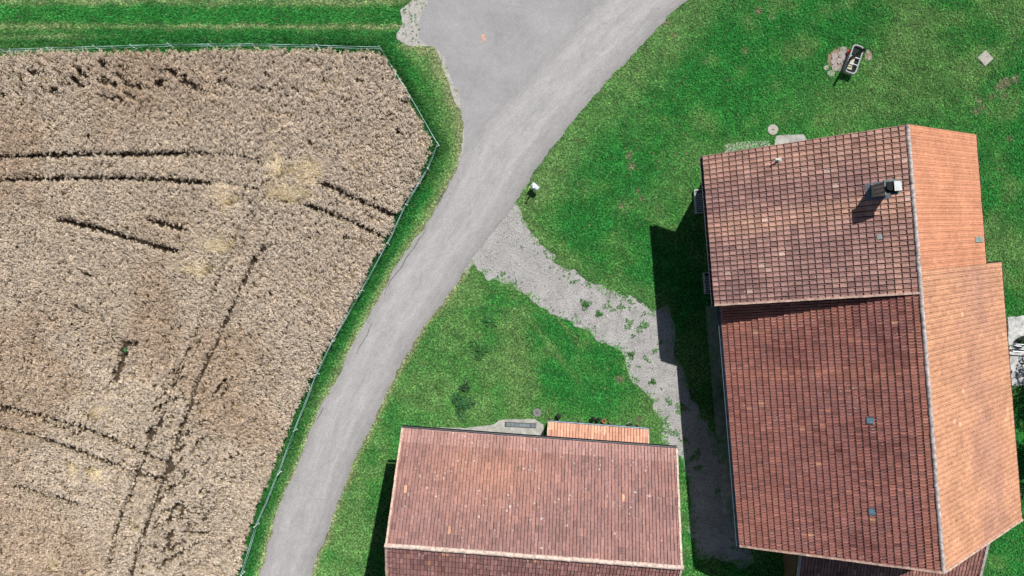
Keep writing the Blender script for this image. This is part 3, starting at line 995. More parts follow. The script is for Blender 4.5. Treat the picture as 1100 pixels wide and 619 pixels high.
def slope_tiles(name, parent, R, A, S, N, W, L, nw, nl, kind, mat, colfn, singles=0, t=.05, wobble=.006):
    w = W / nw; l = L / nl
    uv, uf = tile_unit(w, l, t, kind)
    V = []; F = []; C = []
    k = len(uv)
    if singles:
        me = bpy.data.meshes.new('roof_tile'); me.from_pydata([tuple(q) for q in uv], [], uf); me.update(); me.materials.append(mat)
        a = me.attributes.new('tint', 'FLOAT_COLOR', 'POINT'); a.data.foreach_set('color', np.ones(k * 4))
    base = Matrix((A, S, N)).transposed().to_4x4()
    done = 0
    An, Sn, Nn = np.array(A), np.array(S), np.array(N)
    for i in range(nl):
        for j in range(nw):
            o = R + A * (j * w + random.uniform(-1, 1) * wobble) + S * (i * l + random.uniform(-1, 1) * wobble * 1.3) + N * random.uniform(-.006, .008)
            cx = R + A * ((j + .5) * w) + S * ((i + .5) * l)
            col = colfn(j / nw, i / nl, cx)
            if done < singles:
                ob = bpy.data.objects.new('roof_tile', me); COL.objects.link(ob); ob.parent = parent
                ob.matrix_local = Matrix.Translation(o) @ base @ Matrix.Rotation(random.gauss(0, .008), 4, 'Z')
                ob.color = (*col, 1); done += 1
                continue
            q = uv
            tw = random.gauss(0, .008)
            x = q[:, 0] - q[:, 1] * tw; y = q[:, 1] + q[:, 0] * tw
            P3 = np.array(o) + x[:, None] * An + y[:, None] * Sn + q[:, 2][:, None] * Nn
            b = len(V) * k
            V.append(P3); F += [tuple(b + z for z in f) for f in uf]; C.append(np.tile([*col, 1.0], (k, 1)))
    ob = mesh_obj(name, np.concatenate(V), F, mat, parent)
    a = ob.data.attributes.new('tint', 'FLOAT_COLOR', 'POINT'); a.data.foreach_set('color', np.concatenate(C).ravel())
    ob['kind'] = 'stuff'
    return ob


def slab(mb, R, A, S, N, W, L, n0, n1, a0=0.0, s0=0.0):
    """box lying in a roof plane"""
    vs = []
    for nn in (n0, n1):
        for (a, s) in ((a0, s0), (a0 + W, s0), (a0 + W, s0 + L), (a0, s0 + L)):
            vs.append(R + A * a + S * s + N * nn)
    f = [(3, 2, 1, 0), (4, 5, 6, 7), (0, 1, 5, 4), (1, 2, 6, 5), (2, 3, 7, 6), (3, 0, 4, 7)]
    if (vs[1] - vs[0]).cross(vs[3] - vs[0]).dot(N) < 0: f = [q[::-1] for q in f]
    mb.add(vs, f)


def vn1(x, y, s, seed, o=2): return float(vnoise(np.array([x]), np.array([y]), s, seed, o)[0])


def tinter(cols, seed, patch=1.6, spread=.16, odd=.05, oddcol=(.62, .30, .15), bands=None):
    cols = [np.array(c) for c in cols]
    def fn(fu, fs, p):
        n = vn1(p.x, p.y, patch, seed, 3) + random.gauss(0, .10)
        n = min(max((n - .25) / .5, 0), .999) * (len(cols) - 1)
        i = int(n); c = cols[i] * (1 - n + i) + cols[min(i + 1, len(cols) - 1)] * (n - i)
        if bands: c = bands(c, fu, fs, p)
        if random.random() < odd: c = np.array(oddcol)
        c = c * min(max(random.gauss(1, spread), .55), 1.5)
        return tuple(float(min(.85, q)) for q in c)
    return fn


def ridge_tiles(parent, p0, p1, pitch, rad, mat, droop=.75):
    p0 = Vector(p0); p1 = Vector(p1); d = (p1 - p0); L = d.length; d.normalize()
    side = Vector((0, 0, 1)).cross(d).normalized(); n = int(L / pitch)
    seg = 7; vs = []; fs = []
    for (yy, rr) in ((0, rad), (pitch * 1.12, rad * 1.14), (pitch * 1.12, rad * .9)):
        for k in range(seg):
            a = math.pi * (k / (seg - 1)); x = math.cos(a) * rr; z = math.sin(a) * rr * .75 - (1 - math.sin(a)) * rr * droop * .55
            vs.append((x, yy, z))
    for r in range(2):
        for k in range(seg - 1):
            fs.append((r * seg + k, r * seg + k + 1, (r + 1) * seg + k + 1, (r + 1) * seg + k))
    me = bpy.data.meshes.new('ridge_tile'); me.from_pydata(vs, [], fs); me.update(); me.materials.append(mat)
    base = Matrix((side, d, Vector((0, 0, 1)))).transposed().to_4x4()
    for i in range(n):
        o = bpy.data.objects.new('ridge_tile', me); COL.objects.link(o); o.parent = parent
        o.matrix_local = Matrix.Translation(p0 + d * (i * L / n) + Vector((0, 0, random.uniform(-.012, .012)))) @ base @ Matrix.Rotation(random.gauss(0, .03), 4, 'Z')


def half_gutter(name, p0, p1, r, mat, parent):
    p0 = Vector(p0); p1 = Vector(p1); d = (p1 - p0).normalized(); side = Vector((0, 0, 1)).cross(d).normalized()
    vs = []; fs = []; seg = 7
    for rr in (r, r * .86):
        for p in (p0, p1):
            for k in range(seg):
                a = math.pi + math.pi * k / (seg - 1)
                vs.append(p + side * math.cos(a) * rr + Vector((0, 0, math.sin(a) * rr)))
    for k in range(seg - 1):
        fs += [(k, k + 1, seg + k + 1, seg + k), (2 * seg + k, 3 * seg + k, 3 * seg + k + 1, 2 * seg + k + 1)]
    for a, b in ((0, 2 * seg), (seg - 1, 3 * seg - 1)):
        fs.append((a, a + seg, b + seg, b))
    return mesh_obj(name, vs, fs, mat, parent)


def window(parent, c, w, h, nrm, cols=2):
    """framed casement on a wall; nrm is the outward wall direction in plan"""
    nx, ny = nrm; tx, ty = -ny, nx
    f = MB(); rz = math.atan2(ty, tx)
    q = Vector(c)
    out = Vector((nx, ny, 0)); tan = Vector((tx, ty, 0))
    for s in (-1, 1):
        f.box(q + tan * s * (w / 2 - .04) + out * .03, (.08, .06, h), rz)
        f.box(q + Vector((0, 0, s * (h / 2 - .04))) + out * .03, (w - .16, .06, .08), rz)
    f.box(q + out * .025, (.05, .05, h - .16), rz)
    fr = f.build('window', M['white'], parent)
    MB().box(q + out * .012, (w - .16, .02, h - .16), rz).build('pane', M['pane'], fr)
    MB().box(q + Vector((0, 0, -h / 2 - .04)) + out * .07, (w + .14, .14, .06), rz).build('sill', M['concrete_pale'], fr)
    for s in (-1, 1):
        MB().box(q + tan * s * (w / 2 + w / 4 + .03) + out * .03, (w / 2, .05, h), rz).build('shutter', M['timber'], fr)


# ------------------------------------------------------------------ farmhouse
house = empty('farmhouse', (HO.x, HO.y, 0), HA)
tag(house, 'large farmhouse with long red-brown tiled gable roof and a chimney near its ridge', 'house')
ZR = 10.5; UL_X, UL_Z = -8.74, 5.6; LL_X, LL_Z = -8.14, 4.5; KR = .823; UR_X = 6.35; LR_X = 8.0; STEP = -8.2; STEP_R = -7.1; END = -21.75
ku = (ZR - UL_Z) / -UL_X; kl = (ZR - LL_Z) / -LL_X
zu = lambda x: ZR + ku * x - .26
zl = lambda x: ZR + kl * x - .26
zr = lambda x: ZR - KR * x - .26


def section(mb, prof, y0, y1):
    n = len(prof)
    vs = [(x, y0, z) for x, z in prof] + [(x, y1, z) for x, z in prof]
    fs = [tuple(range(n)), tuple(range(2 * n - 1, n - 1, -1))] + [(i, n + i, n + (i + 1) % n, (i + 1) % n) for i in range(n)]
    mb.add(vs, fs)


wm = MB()
section(wm, [(-7.55, 0), (5.6, 0), (5.6, zr(5.6)), (0, zr(0)), (-7.55, zu(-7.55))], -.80, -7.7)
section(wm, [(-7.55, 0), (5.6, 0), (5.6, zr(5.6)), (0, zr(0)), (-7.55, zu(-7.55))], -7.7, STEP + .12)
section(wm, [(-7.1, 0), (7.0, 0), (7.0, zr(7.0)), (0, zr(0)), (-7.1, zl(-7.1))], STEP + .12, -20.95)
wall_o = wm.build('wall', M['plaster'], house)
MB().box((6.31, -7.95, 2.1), (1.42, .26, 4.2)).build('wall', M['plaster'], house)
for (y, z) in ((-3.2, 1.7), (-5.3, 1.7), (-2.0, 4.2), (-4.2, 4.2), (-6.4, 4.2)):
    window(house, (-7.55, y, z), .95, 1.25, (-1, 0))
for (y, z) in ((-10.2, 2.0), (-19.2, 2.0)):
    window(house, (-7.1, y, z), .9, 1.0, (-1, 0))
for (x, z) in ((-4.5, 1.7), (-1.5, 1.7), (2.0, 1.7), (-3.2, 4.6), (0.2, 4.6), (3.2, 4.6), (-.8, 7.4)):
    window(house, (x, -.80, z), .95, 1.25, (0, 1))
for (y, z) in ((-10.0, 1.6), (-13.0, 1.6), (-16.5, 1.6)):
    window(house, (7.0, y, z), .95, 1.2, (1, 0))
bd = MB()
for k in range(12): bd.box((-7.14, -13.0 - k * .3, 1.75), (.06, .285, 3.4))
gate_o = bd.build('barn_door', M['timber'], house)
MB().tube([(-7.22, -14.7, 1.2), (-7.26, -14.7, 1.2), (-7.26, -14.7, 1.5), (-7.22, -14.7, 1.5)], .02, 6).build('door_handle', M['iron'], gate_o)

roof = None
ROOF = {}
dk = MB()
for key, ex, ez, y0, y1 in (('UL', UL_X, UL_Z, 0, STEP), ('LL', LL_X, LL_Z, STEP + .35, END), ('UR', UR_X, ZR - KR * UR_X, 0, STEP_R), ('LR', LR_X, ZR - KR * LR_X, STEP_R, END)):
    L = math.hypot(ex, ZR - ez)
    R_, A_, S_, N_ = basis((0, y0, ZR), (ex, 0, ez - ZR), (0, -1, 0))
    ROOF[key] = (R_, A_, S_, N_, abs(y1 - y0), L)
    slab(dk, R_, A_, S_, N_, abs(y1 - y0), L - .02, -.24, -.045)
roof = dk.build('roof', M['deck'], house)


def ul_band(c, fu, fs, p):
    b = math.exp(-((fu - .43 - .05 * fs) / .07) ** 2) + .7 * math.exp(-((fu - .08) / .10) ** 2) + .5 * math.exp(-((fs - .06) / .06) ** 2) * 1.0
    b *= .55 + .6 * vn1(p.x, p.y, 1.2, 9)
    c = c * (1 - min(.8, b)) + np.array((.47, .27, .195)) * min(.8, b)
    return c


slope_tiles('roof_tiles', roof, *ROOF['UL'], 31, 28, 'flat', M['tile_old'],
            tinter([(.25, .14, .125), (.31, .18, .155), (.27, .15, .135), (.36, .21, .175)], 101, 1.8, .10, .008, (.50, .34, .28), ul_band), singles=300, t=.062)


def ll_band(c, fu, fs, p):
    b = .8 * math.exp(-((fu - .30) / .03) ** 2) * (.3 + vn1(p.x, p.y, .8, 13)) + .7 * math.exp(-(((fu - .04) / .10) ** 2)) * (fs > .3) + .5 * (fs > .72) * vn1(p.x, p.y, 1.5, 15) + (fs < .04) * .5
    b = min(.5, b * .7)
    return c * (1 - b) + np.array((.46, .20, .135)) * b


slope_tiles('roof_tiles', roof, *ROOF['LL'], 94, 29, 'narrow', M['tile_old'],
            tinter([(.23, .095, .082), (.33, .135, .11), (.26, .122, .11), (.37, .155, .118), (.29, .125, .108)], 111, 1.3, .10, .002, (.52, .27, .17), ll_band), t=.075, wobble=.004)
slope_tiles('roof_tiles', roof, *ROOF['UR'], 23, 26, 'smooth', M['tile_new'],
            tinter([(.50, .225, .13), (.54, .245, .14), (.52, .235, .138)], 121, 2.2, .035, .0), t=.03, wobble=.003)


def lr_band(c, fu, fs, p):
    b = math.exp(-((fs - .62) / .22) ** 2) * vn1(p.x, p.y, 1.4, 17) * .9
    b = min(.7, b)
    return c * (1 - b) + np.array((.37, .20, .15)) * b


slope_tiles('roof_tiles', roof, *ROOF['LR'], 56, 31, 'fine', M['tile_new'],
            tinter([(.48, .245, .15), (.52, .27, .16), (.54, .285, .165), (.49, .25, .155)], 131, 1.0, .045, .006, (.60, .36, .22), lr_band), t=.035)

ridge_tiles(roof, (0, -.02, ZR + .035), (0, END + .03, ZR + .035), .345, .095, M['ridge'])
# pale mortared verges on the rakes
for key, a0 in (('LL', None), ('LR', None), ('UL', None), ('UR', 0)):
    R_, A_, S_, N_, W_, L_ = ROOF[key]
    vb = MB(); n = int(L_ / .36)
    for k in range(n):
        off = (W_ - .09 if a0 is None else -.02)
        slab(vb, R_, A_, S_, N_, .10, L_ / n - .012, .0, .085 + random.uniform(0, .015), off + random.uniform(-.008, .008), k * L_ / n)
    if not (key == 'UR'):
        vb.build('verge', M['verge'], roof)
    bb = MB(); slab(bb, R_, A_, S_, N_, .04, L_, -.30, -.02, W_ + .003 if a0 is None else -.05)
    bb.build('barge_board', M['timber'], roof)
half_gutter('gutter', (UL_X - .07, .0, UL_Z - .10), (UL_X - .07, STEP, UL_Z - .10), .085, M['gutter_dark'], roof)
half_gutter('gutter', (LL_X - .08, STEP - .05, LL_Z - .10), (LL_X - .08, END, LL_Z - .10), .095, M['gutter'], roof)
half_gutter('gutter', (UR_X + .06, 0, ZR - KR * UR_X - .10), (UR_X + .06, STEP_R + .05, ZR - KR * UR_X - .10), .08, M['gutter_dark'], roof)
half_gutter('gutter', (LR_X + .06, STEP_R, ZR - KR * LR_X - .10), (LR_X + .06, END, ZR - KR * LR_X - .10), .085, M['gutter_dark'], roof)
MB().box((7.2, STEP_R + .05, ZR - KR * 7.2 - .02), (1.95, .07, .10), 0, Matrix.Rotation(math.atan(KR), 3, 'Y')).build('edge_flashing', M['gutter_dark'], roof)
pz = MB()
for (x, y, z) in ((-8.21, END + .4, LL_Z - .2), (-8.21, STEP - .3, LL_Z - .2)):
    pz.tube([(x, y, z), (x + .2, y, z - .3), (-7.18, y, z - .9), (-7.18, y, .05)], .05, 8)
pz.build('downpipe', M['gutter'], house)

# glass tiles, vent and hook on the slopes
def house_local(px, py, key):
    R_, A_, S_, N_, W_, L_ = ROOF[key]
    h = 8.0
    for _ in range(30):
        wx, wy = P(px, py, h); d = Vector((wx, wy)) - HO
        x = d.dot(VE); y = -d.dot(US)
        h = ZR + (ku * x if key == 'UL' else kl * x if key == 'LL' else -KR * x)
    return Vector((x, y, h)), A_, S_, N_


for px_, py_, key, w, l, mk in ((935, 451.5, 'LL', .30, .30, 'skyglass'), (937, 549.5, 'LL', .30, .28, 'skyglass'), (945, 254.5, 'UL', .24, .24, 'greenglass'),
                                (1048.5, 257.5, 'UR', .30, .45, 'greenglass'), (1052.5, 257.5, 'UR', .30, .45, 'greenglass')):
    q, A_, S_, N_ = house_local(px_, py_, key)
    g = MB(); slab(g, q, A_, S_, N_, w, l, .03, .075, -w / 2, -l / 2)
    gl = g.build('glass_tile', M[mk], roof)
    g = MB()
    for a0, s0, ww, ll in ((-w / 2 - .03, -l / 2, .03, l), (w / 2, -l / 2, .03, l), (-w / 2 - .03, l / 2, w + .06, .03)):
        slab(g, q, A_, S_, N_, ww, ll, .02, .085, a0, s0)
    if mk == 'skyglass': g.build('glass_frame', M['zinc_dark'], roof)
q, A_, S_, N_ = house_local(837, 172, 'UL')
v_ = MB(); slab(v_, q, A_, S_, N_, .20, .26, .05, .09, -.1, -.13)
v_.tube([q + N_ * .06, q + N_ * .30, q + N_ * .34 + S_ * .12], [.06, .055, .05], 8)
v_.build('vent_pipe', M['capstone'], roof)

# chimney
cx, cy, cz = -1.35, -3.02, ZR + ku * -1.35
ch = MB(); ch.box((cx, cy, cz + .40), (.56, .60, 2.0)); chim = ch.build('chimney', M['zinc'], house)
MB().box((cx, cy, cz + 1.44), (.68, .72, .09)).build('crown', M['zinc_dark'], chim)
fl = MB()
fl.box((cx - .40, cy, cz - .15), (.22, .84, .03), 0, Matrix.Rotation(-math.atan(ku), 3, 'Y'))
fl.box((cx + .40, cy, cz + .31), (.22, .84, .03), 0, Matrix.Rotation(-math.atan(ku), 3, 'Y'))
for s in (-1, 1): fl.box((cx, cy + s * .38, cz + .085), (.70, .10, .03), 0, Matrix.Rotation(-math.atan(ku), 3, 'Y'))
fl.build('flashing', M['lead'], chim)
MB().lathe([(.17, 0), (.19, .16), (.15, .16)], (cx - .12, cy + .02, cz + 1.485), 14).build('flue', M['soot'], chim)
MB().box((cx + .0, cy, cz + 1.50), (.50, .54, .02)).build('soot_pan', M['soot'], chim)
rc = MB(); rc.box((cx + .18, cy + .02, cz + 1.72), (.34, .46, .05))
rc.build('rain_cap', M['capstone'], chim)
rs = MB()
for a, b in ((.04, -.18), (.32, -.18), (.04, .22), (.32, .22)): rs.box((cx + a, cy + b, cz + 1.59), (.03, .03, .21))
rs.build('cap_post', M['zinc_dark'], chim)
sk = MB()
for k in range(3): sk.box((cx - .282, cy - .18 + k * .2, cz + .8), (.008, .05, 1.1))
sk.build('seam', M['zinc_dark'], chim)

# lean-to on the south gable
ann = empty('lean_to_shed', (*hw(23.6, .7), 0), HA)
tag(ann, 'low lean-to with dark red tiled roof against the house gable at the lower edge', 'shed')
ax0, ax1 = -5.4, 5.4; ay0 = 2.62; az0 = 4.72; ay1 = -2.6; az1 = 2.25       # local, y north
L = math.hypot(ay0 - ay1, az0 - az1)
R_, A_, S_, N_ = basis((ax0, ay0, az0), (0, ay1 - ay0, az1 - az0), (1, 0, 0))
a_deck = MB(); slab(a_deck, R_, A_, S_, N_, ax1 - ax0, L, -.2, -.045); a_deck = a_deck.build('roof', M['deck'], ann)
slope_tiles('roof_tiles', a_deck, R_, A_, S_, N_, ax1 - ax0, L, 56, 17, 'single', M['tile_old'], tinter([(.22, .11, .09), (.28, .14, .115), (.25, .12, .10)], 141, 1.3, .15, .02, (.40, .2, .13)), t=.045)
for off in (-.02, ax1 - ax0 - .12):
    vb = MB()
    for k in range(15): slab(vb, R_, A_, S_, N_, .16, L / 15 - .012, .0, .085 + random.uniform(0, .012), off, k * L / 15)
    vb.build('verge', M['ridge'], a_deck)
aw = MB(); section(aw, [(-5.1, 0), (5.1, 0), (5.1, 0.01), (-5.1, 0.01)], 0, -.01)
aw = MB()
kk = (az0 - az1) / (ay0 - ay1); zt = lambda y: az0 - kk * (ay0 - y) - .24
vs = [(-5.1, 2.55, 0), (5.1, 2.55, 0), (5.1, -2.2, 0), (-5.1, -2.2, 0), (-5.1, 2.55, zt(2.55)), (5.1, 2.55, zt(2.55)), (5.1, -2.2, zt(-2.2)), (-5.1, -2.2, zt(-2.2))]
aw.add(vs, [(0, 1, 2, 3), (7, 6, 5, 4), (4, 5, 1, 0), (5, 6, 2, 1), (6, 7, 3, 2), (7, 4, 0, 3)]).build('wall', M['timber'], ann)

# ------------------------------------------------------------------ barn
barn = empty('barn', (BO.x, BO.y, 0), BA)
tag(barn, 'smaller barn with pinkish lichen-spotted tiled gable roof at the lower edge, nearest the road', 'barn')
BW = 15.25; EZ, RZ_, HD = 4.9, 8.1, 5.48
bwl = MB()
prof = [(-.85, 0), (-10.1, 0), (-10.1, EZ + (10.96 - 10.1) * (RZ_ - EZ) / HD - .26), (-HD, RZ_ - .26), (-.85, EZ + .85 * (RZ_ - EZ) / HD - .26)]
n = len(prof)
vs = [(.6, y, z) for y, z in prof] + [(BW - .6, y, z) for y, z in prof]
bwl.add(vs, [tuple(range(n)), tuple(range(2 * n - 1, n - 1, -1))] + [(i, n + i, n + (i + 1) % n, (i + 1) % n) for i in range(n)])
bwl.build('wall', M['plaster'], barn)
for (x, z) in ((2.4, 1.7), (5.2, 1.7)): window(barn, (x, -.85, z), .9, 1.0, (0, 1))
for (y, z) in ((-3.4, 1.7), (-7.4, 1.7), (-5.48, 5.2)): window(barn, (.6, y, z), .9, 1.0, (-1, 0))
bdk = MB(); SL = {}
L = math.hypot(HD, RZ_ - EZ)
for key, ey in (('N', 0.0), ('S', -2 * HD)):
    R_, A_, S_, N_ = basis((0, -HD, RZ_), (0, ey + HD, EZ - RZ_), (1, 0, 0))
    SL[key] = (R_, A_, S_, N_, BW, L); slab(bdk, R_, A_, S_, N_, BW, L - .02, -.24, -.045)
broof = bdk.build('roof', M['deck'], barn)


def barn_band(c, fu, fs, p):
    o = math.exp(-(((fu - .32) / .22) ** 2 + ((fs - .65) / .28) ** 2)) * (.4 + .8 * vn1(p.x, p.y, .9, 23))
    c = c * (1 - min(.7, o * .8)) + np.array((.39, .195, .135)) * min(.6, o * .7)
    e = .6 * (fs > .86) * (.5 + vn1(p.x, p.y, 1.0, 24))
    c = c * (1 - min(.6, e)) + np.array((.37, .215, .185)) * min(.6, e)
    return c


slope_tiles('roof_tiles', broof, *SL['N'], 84, 16, 'single', M['tile_barn'], tinter([(.21, .118, .106), (.255, .142, .128), (.29, .155, .13), (.235, .132, .12)], 151, 1.6, .07, .002, (.46, .25, .17), barn_band), t=.04)
slope_tiles('roof_tiles', broof, *SL['S'], 84, 16, 'single', M['tile_barn'], tinter([(.22, .11, .10), (.28, .145, .13), (.25, .12, .105)], 161, 1.2, .16, .02, (.4, .2, .14)), t=.045)
ridge_tiles(broof, (-.05, -HD, RZ_ + .03), (BW + .05, -HD, RZ_ + .045), .36, .115, M['ridge_barn'])
for key in ('N', 'S'):
    R_, A_, S_, N_, W_, L_ = SL[key]
    for off in (-.03, W_ - .08):
        vb = MB(); n = 17
        for k in range(n): slab(vb, R_, A_, S_, N_, .11, L_ / n - .012, .0, .08 + random.uniform(0, .015), off + random.uniform(-.008, .008), k * L_ / n)
        vb.build('verge', M['verge'] if off < 0 else M['ridge_barn'], broof)
half_gutter('gutter', (-.02, .07, EZ - .10), (BW + .02, .07, EZ - .10), .085, M['gutter_dark'], broof)
half_gutter('gutter', (-.02, -2 * HD - .07, EZ - .10), (BW + .02, -2 * HD - .07, EZ - .10), .085, M['gutter_dark'], broof)

# lean-to on the barn
lt = empty('wood_shelter', (*bw(11.12, .1), 0), BA)
tag(lt, 'small lean-to shelter with a narrow tiled roof under the barn eave, flowerpots along it', 'shelter')
LW = 5.85; y1 = .66; y0 = -.92; z1 = 2.6; z0 = 3.35
L = math.hypot(y1 - y0, z0 - z1)
R_, A_, S_, N_ = basis((-LW / 2, y0, z0), (0, y1 - y0, z1 - z0), (1, 0, 0))
ld = MB(); slab(ld, R_, A_, S_, N_, LW, L, -.16, -.045); ld = ld.build('roof', M['deck'], lt)
slope_tiles('roof_tiles', ld, R_, A_, S_, N_, LW, L, 33, 4, 'single', M['tile_barn'], tinter([(.47, .24, .16), (.54, .28, .185), (.5, .26, .18)], 171, .9, .12, .05, (.60, .33, .2)), t=.04)
for off in (-.06, LW - .06):
    vb = MB(); slab(vb, R_, A_, S_, N_, .07, L, -.02, .06, off); vb.build('verge', M['verge'], ld)
half_gutter('gutter', (-LW / 2, y1 + .06, z1 - .08), (LW / 2, y1 + .06, z1 - .08), .05, M['gutter'], ld)
for x in (-LW / 2 + .25, -.9, .95, LW / 2 - .25):
    MB().box((x, y1 - .22, 1.19), (.12, .12, 2.38)).build('post', M['timber'], lt)
MB().box((0, y1 - .22, 2.40), (LW - .3, .12, .12)).build('beam', M['timber'], lt)
bp = MB()
for k in range(19): bp.box((-LW / 2 + .3 + k * .2925, y1 - .32, .9), (.28, .03, 1.7))
bp.build('board_front', M['timber'], lt)

# ------------------------------------------------------------------ slabs, covers, light wells
def rough_sheet(poly, seed, amp=.06): return jag(resample(poly + [poly[0]], .15)[:-1], amp, .35, seed)


o = MB().prism(rough_sheet(slab_polys[0], 71), -.05, .05).build('concrete_terrace', M['concrete']); o['kind'] = 'structure'
o = MB().prism(rough_sheet(slab_polys[1], 72), -.05, .05).build('gable_slab', M['concrete']); o['kind'] = 'structure'
o = MB().prism(rough_sheet(slab_polys[2], 73), -.05, .06).build('side_terrace', M['concrete_pale']); o['kind'] = 'structure'
o = MB().prism([hw(8.4, -7.9), hw(21.3, -7.9), hw(21.3, -7.12), hw(8.4, -7.12)], -.05, .045).build('wall_paving', M['concrete']); o['kind'] = 'structure'
gr = empty('drain_grating', (*P(559, 456.5), .05), -.05)
tag(gr, 'long narrow steel drain grating set in the concrete beside the barn', 'drain')
fm = MB()
for s in (-1, 1):
    fm.box((0, s * .13, .012), (1.9, .03, .03)); fm.box((s * .94, 0, .012), (.03, .23, .03))
fm.build('frame', M['gutter_dark'], gr)
for k in range(23): MB().box((-.90 + k * .082, 0, .014), (.03, .228, .018)).build('bar', M['zinc'], gr) if k else None
MB().box((0, 0, .004), (1.84, .225, .006)).build('channel', M['zinc_dark'], gr)


def manhole(px_, py_, r, label, mat, square=False, rz=0.0):
    x, y = P(px_, py_)
    e = empty('cover_slab' if square else 'manhole_cover', (x, y, 0), rz)
    tag(e, label, 'cover')
    if square:
        MB().bevel_box((0, 0, .03), (2 * r, 2 * r, .10), .03).build('slab', mat, e)
        MB().box((0, 0, .083), (.22, .05, .006)).build('lifting_slot', M['concrete'], e)
    else:
        MB().lathe([(r, -.02), (r, .05), (r * .97, .065), (r * .82, .065)], seg=26).build('rim', mat, e)
        MB().lathe([(r * .80, .0), (r * .80, .072), (r * .5, .078), (.01, .08)], seg=26).build('lid', mat, e)
        MB().tube([(-.08, 0, .08), (-.06, 0, .11), (.06, 0, .11), (.08, 0, .08)], .012, 6).build('handle', M['iron'], e)


manhole(1058, 63, .36, 'square pale stone cover slab set diagonally in the grass, upper right', M['stone_slab'], True, math.radians(42))
manhole(830, 139.5, .33, 'round pale concrete cover in the grass above the house slab', M['stone_slab'])
manhole(577, 443.5, .27, 'round grey cover in the grass above the barn terrace', M['cover_dark'])


def light_well(u, v, w, l, h, label, inner):
    e = empty('light_well', (*hw(u, v), 0), HA)
    tag(e, label, 'light well', 'cellar light wells along the house wall')
    cb = MB()
    for s in (-1, 1):
        cb.box((s * (w / 2 - .025), 0, h / 2), (.05, l, h)); cb.box((0, s * (l / 2 - .025), h / 2), (w - .1, .05, h))
    cb.build('curb', M['concrete_pale'], e)
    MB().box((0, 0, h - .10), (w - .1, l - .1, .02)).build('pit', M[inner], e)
    for k in range(int((l - .25) / .11)):
        MB().box((0, -l / 2 + .16 + k * .11, h - .02), (w - .104, .05, .03)).build('bar', M['zinc'], e)


light_well(1.98, -7.83, .55, 1.45, .35, 'grey grated cellar light well by the wall, at the sunlit edge of the house shadow', 'zinc_dark')
light_well(7.0, -7.75, .38, 1.30, .35, 'grey grated cellar light well by the wall, wholly in shadow near the roof step', 'soot')

# ------------------------------------------------------------------ fountain with trough, post and paving
pv = sheet('paved_patch', rough_sheet([(P(900, 64)[0] + .78 * math.cos(a) * random.uniform(.75, 1.15), P(900, 64)[1] + .72 * math.sin(a) * random.uniform(.75, 1.15)) for a in np.linspace(0, 6.28, 16)[:-1]], 75), .006, M['bare_soil'])
random.seed(21)
for (a, b) in [(897, 60), (903, 58), (908, 62), (896, 67), (902, 66), (907, 70), (898, 73), (903, 75), (888, 74), (892, 78), (906, 54)]:
    x, y = P(a + random.uniform(-1, 1), b + random.uniform(-1, 1)); r = random.uniform(.17, .25)
    pl = [(x + r * math.cos(t) * random.uniform(.8, 1.15), y + r * math.sin(t) * random.uniform(.8, 1.15)) for t in np.linspace(0, 6.28, 8)[:-1]]
    MB().prism(pl, .0, .035 + random.uniform(0, .02)).build('paver', M['paver'] if a > 894 else M['stone_slab'], pv)
pv2 = sheet('soil_patch', rough_sheet([(P(933, 60)[0] + .22 * math.cos(a), P(933, 60)[1] + .36 * math.sin(a)) for a in np.linspace(0, 6.28, 12)[:-1]], 76), .006, M['bare_soil'])
sheet('soil_strip', rough_sheet(PP([(778, 156), (800, 152), (826, 151), (828, 160), (778, 164)]), 78, .12), .006, M['fringe'])
for (a, b) in [(932, 56), (934, 63)]:
    x, y = P(a, b); pl = [(x + .13 * math.cos(t), y + .15 * math.sin(t)) for t in np.linspace(0, 6.28, 7)[:-1]]
    MB().prism(pl, 0, .04).build('paver', M['paver'], pv2)

fx, fy = P(917.5, 64, .5)
ft = empty('fountain', (fx, fy, 0), math.radians(71 - 90))
tag(ft, 'grey stone water trough with a tall dark post beside it on the lawn', 'fountain')


def rrect(w, l, r, n=6):
    pts = []
    for (sx, sy, a0) in ((1, 1, 0), (-1, 1, 90), (-1, -1, 180), (1, -1, 270)):
        for k in range(n + 1):
            a = math.radians(a0 + 90 * k / n)
            pts.append((sx * (w / 2 - r) + r * math.cos(a), sy * (l / 2 - r) + r * math.sin(a)))
    return pts


TW, TL, TH = .74, 1.80, .58
rings = [(rrect(TW * .86, TL * .92, .20), 0), (rrect(TW, TL, .22), TH - .05), (rrect(TW - .02, TL - .02, .22), TH), (rrect(TW - .17, TL - .17, .16), TH), (rrect(TW - .21, TL - .22, .15), TH - .22), (rrect(TW - .26, TL - .30, .12), .16)]
vs = []; fs = []; k = len(rings[0][0])
for rg, z in rings: vs += [(x, y, z) for x, y in rg]
for r in range(len(rings) - 1):
    for i in range(k): fs.append((r * k + i, r * k + (i + 1) % k, (r + 1) * k + (i + 1) % k, (r + 1) * k + i))
fs.append(tuple(range(k - 1, -1, -1))); fs.append(tuple(range((len(rings) - 1) * k, len(rings) * k)))
tr = mesh_obj('trough', vs, fs, M['granite'], ft)
wr = rrect(TW - .20, TL - .21, .15)
mesh_obj('water', [(x, y, TH - .17) for x, y in wr], [tuple(range(len(wr)))], M['water'], tr)
MB().box((-.09, -.22, TH - .12), (.28, .86, .03), .02).build('board', M['board'], tr)
for yy in (-.30, .12): MB().box((0, yy, TH - .02), (TW - .16, .035, .03)).build('crossbar', M['zinc'], tr)
MB().lathe([(.07, 0), (.07, .05), (.05, .06)], (.02, .36, TH - .165), 12).build('outlet', M['zinc'], tr)
pxw, pyw = P(909.5, 66)
lx, ly = (Matrix.Rotation(-math.radians(71 - 90), 2) @ Vector((pxw - fx, pyw - fy)))
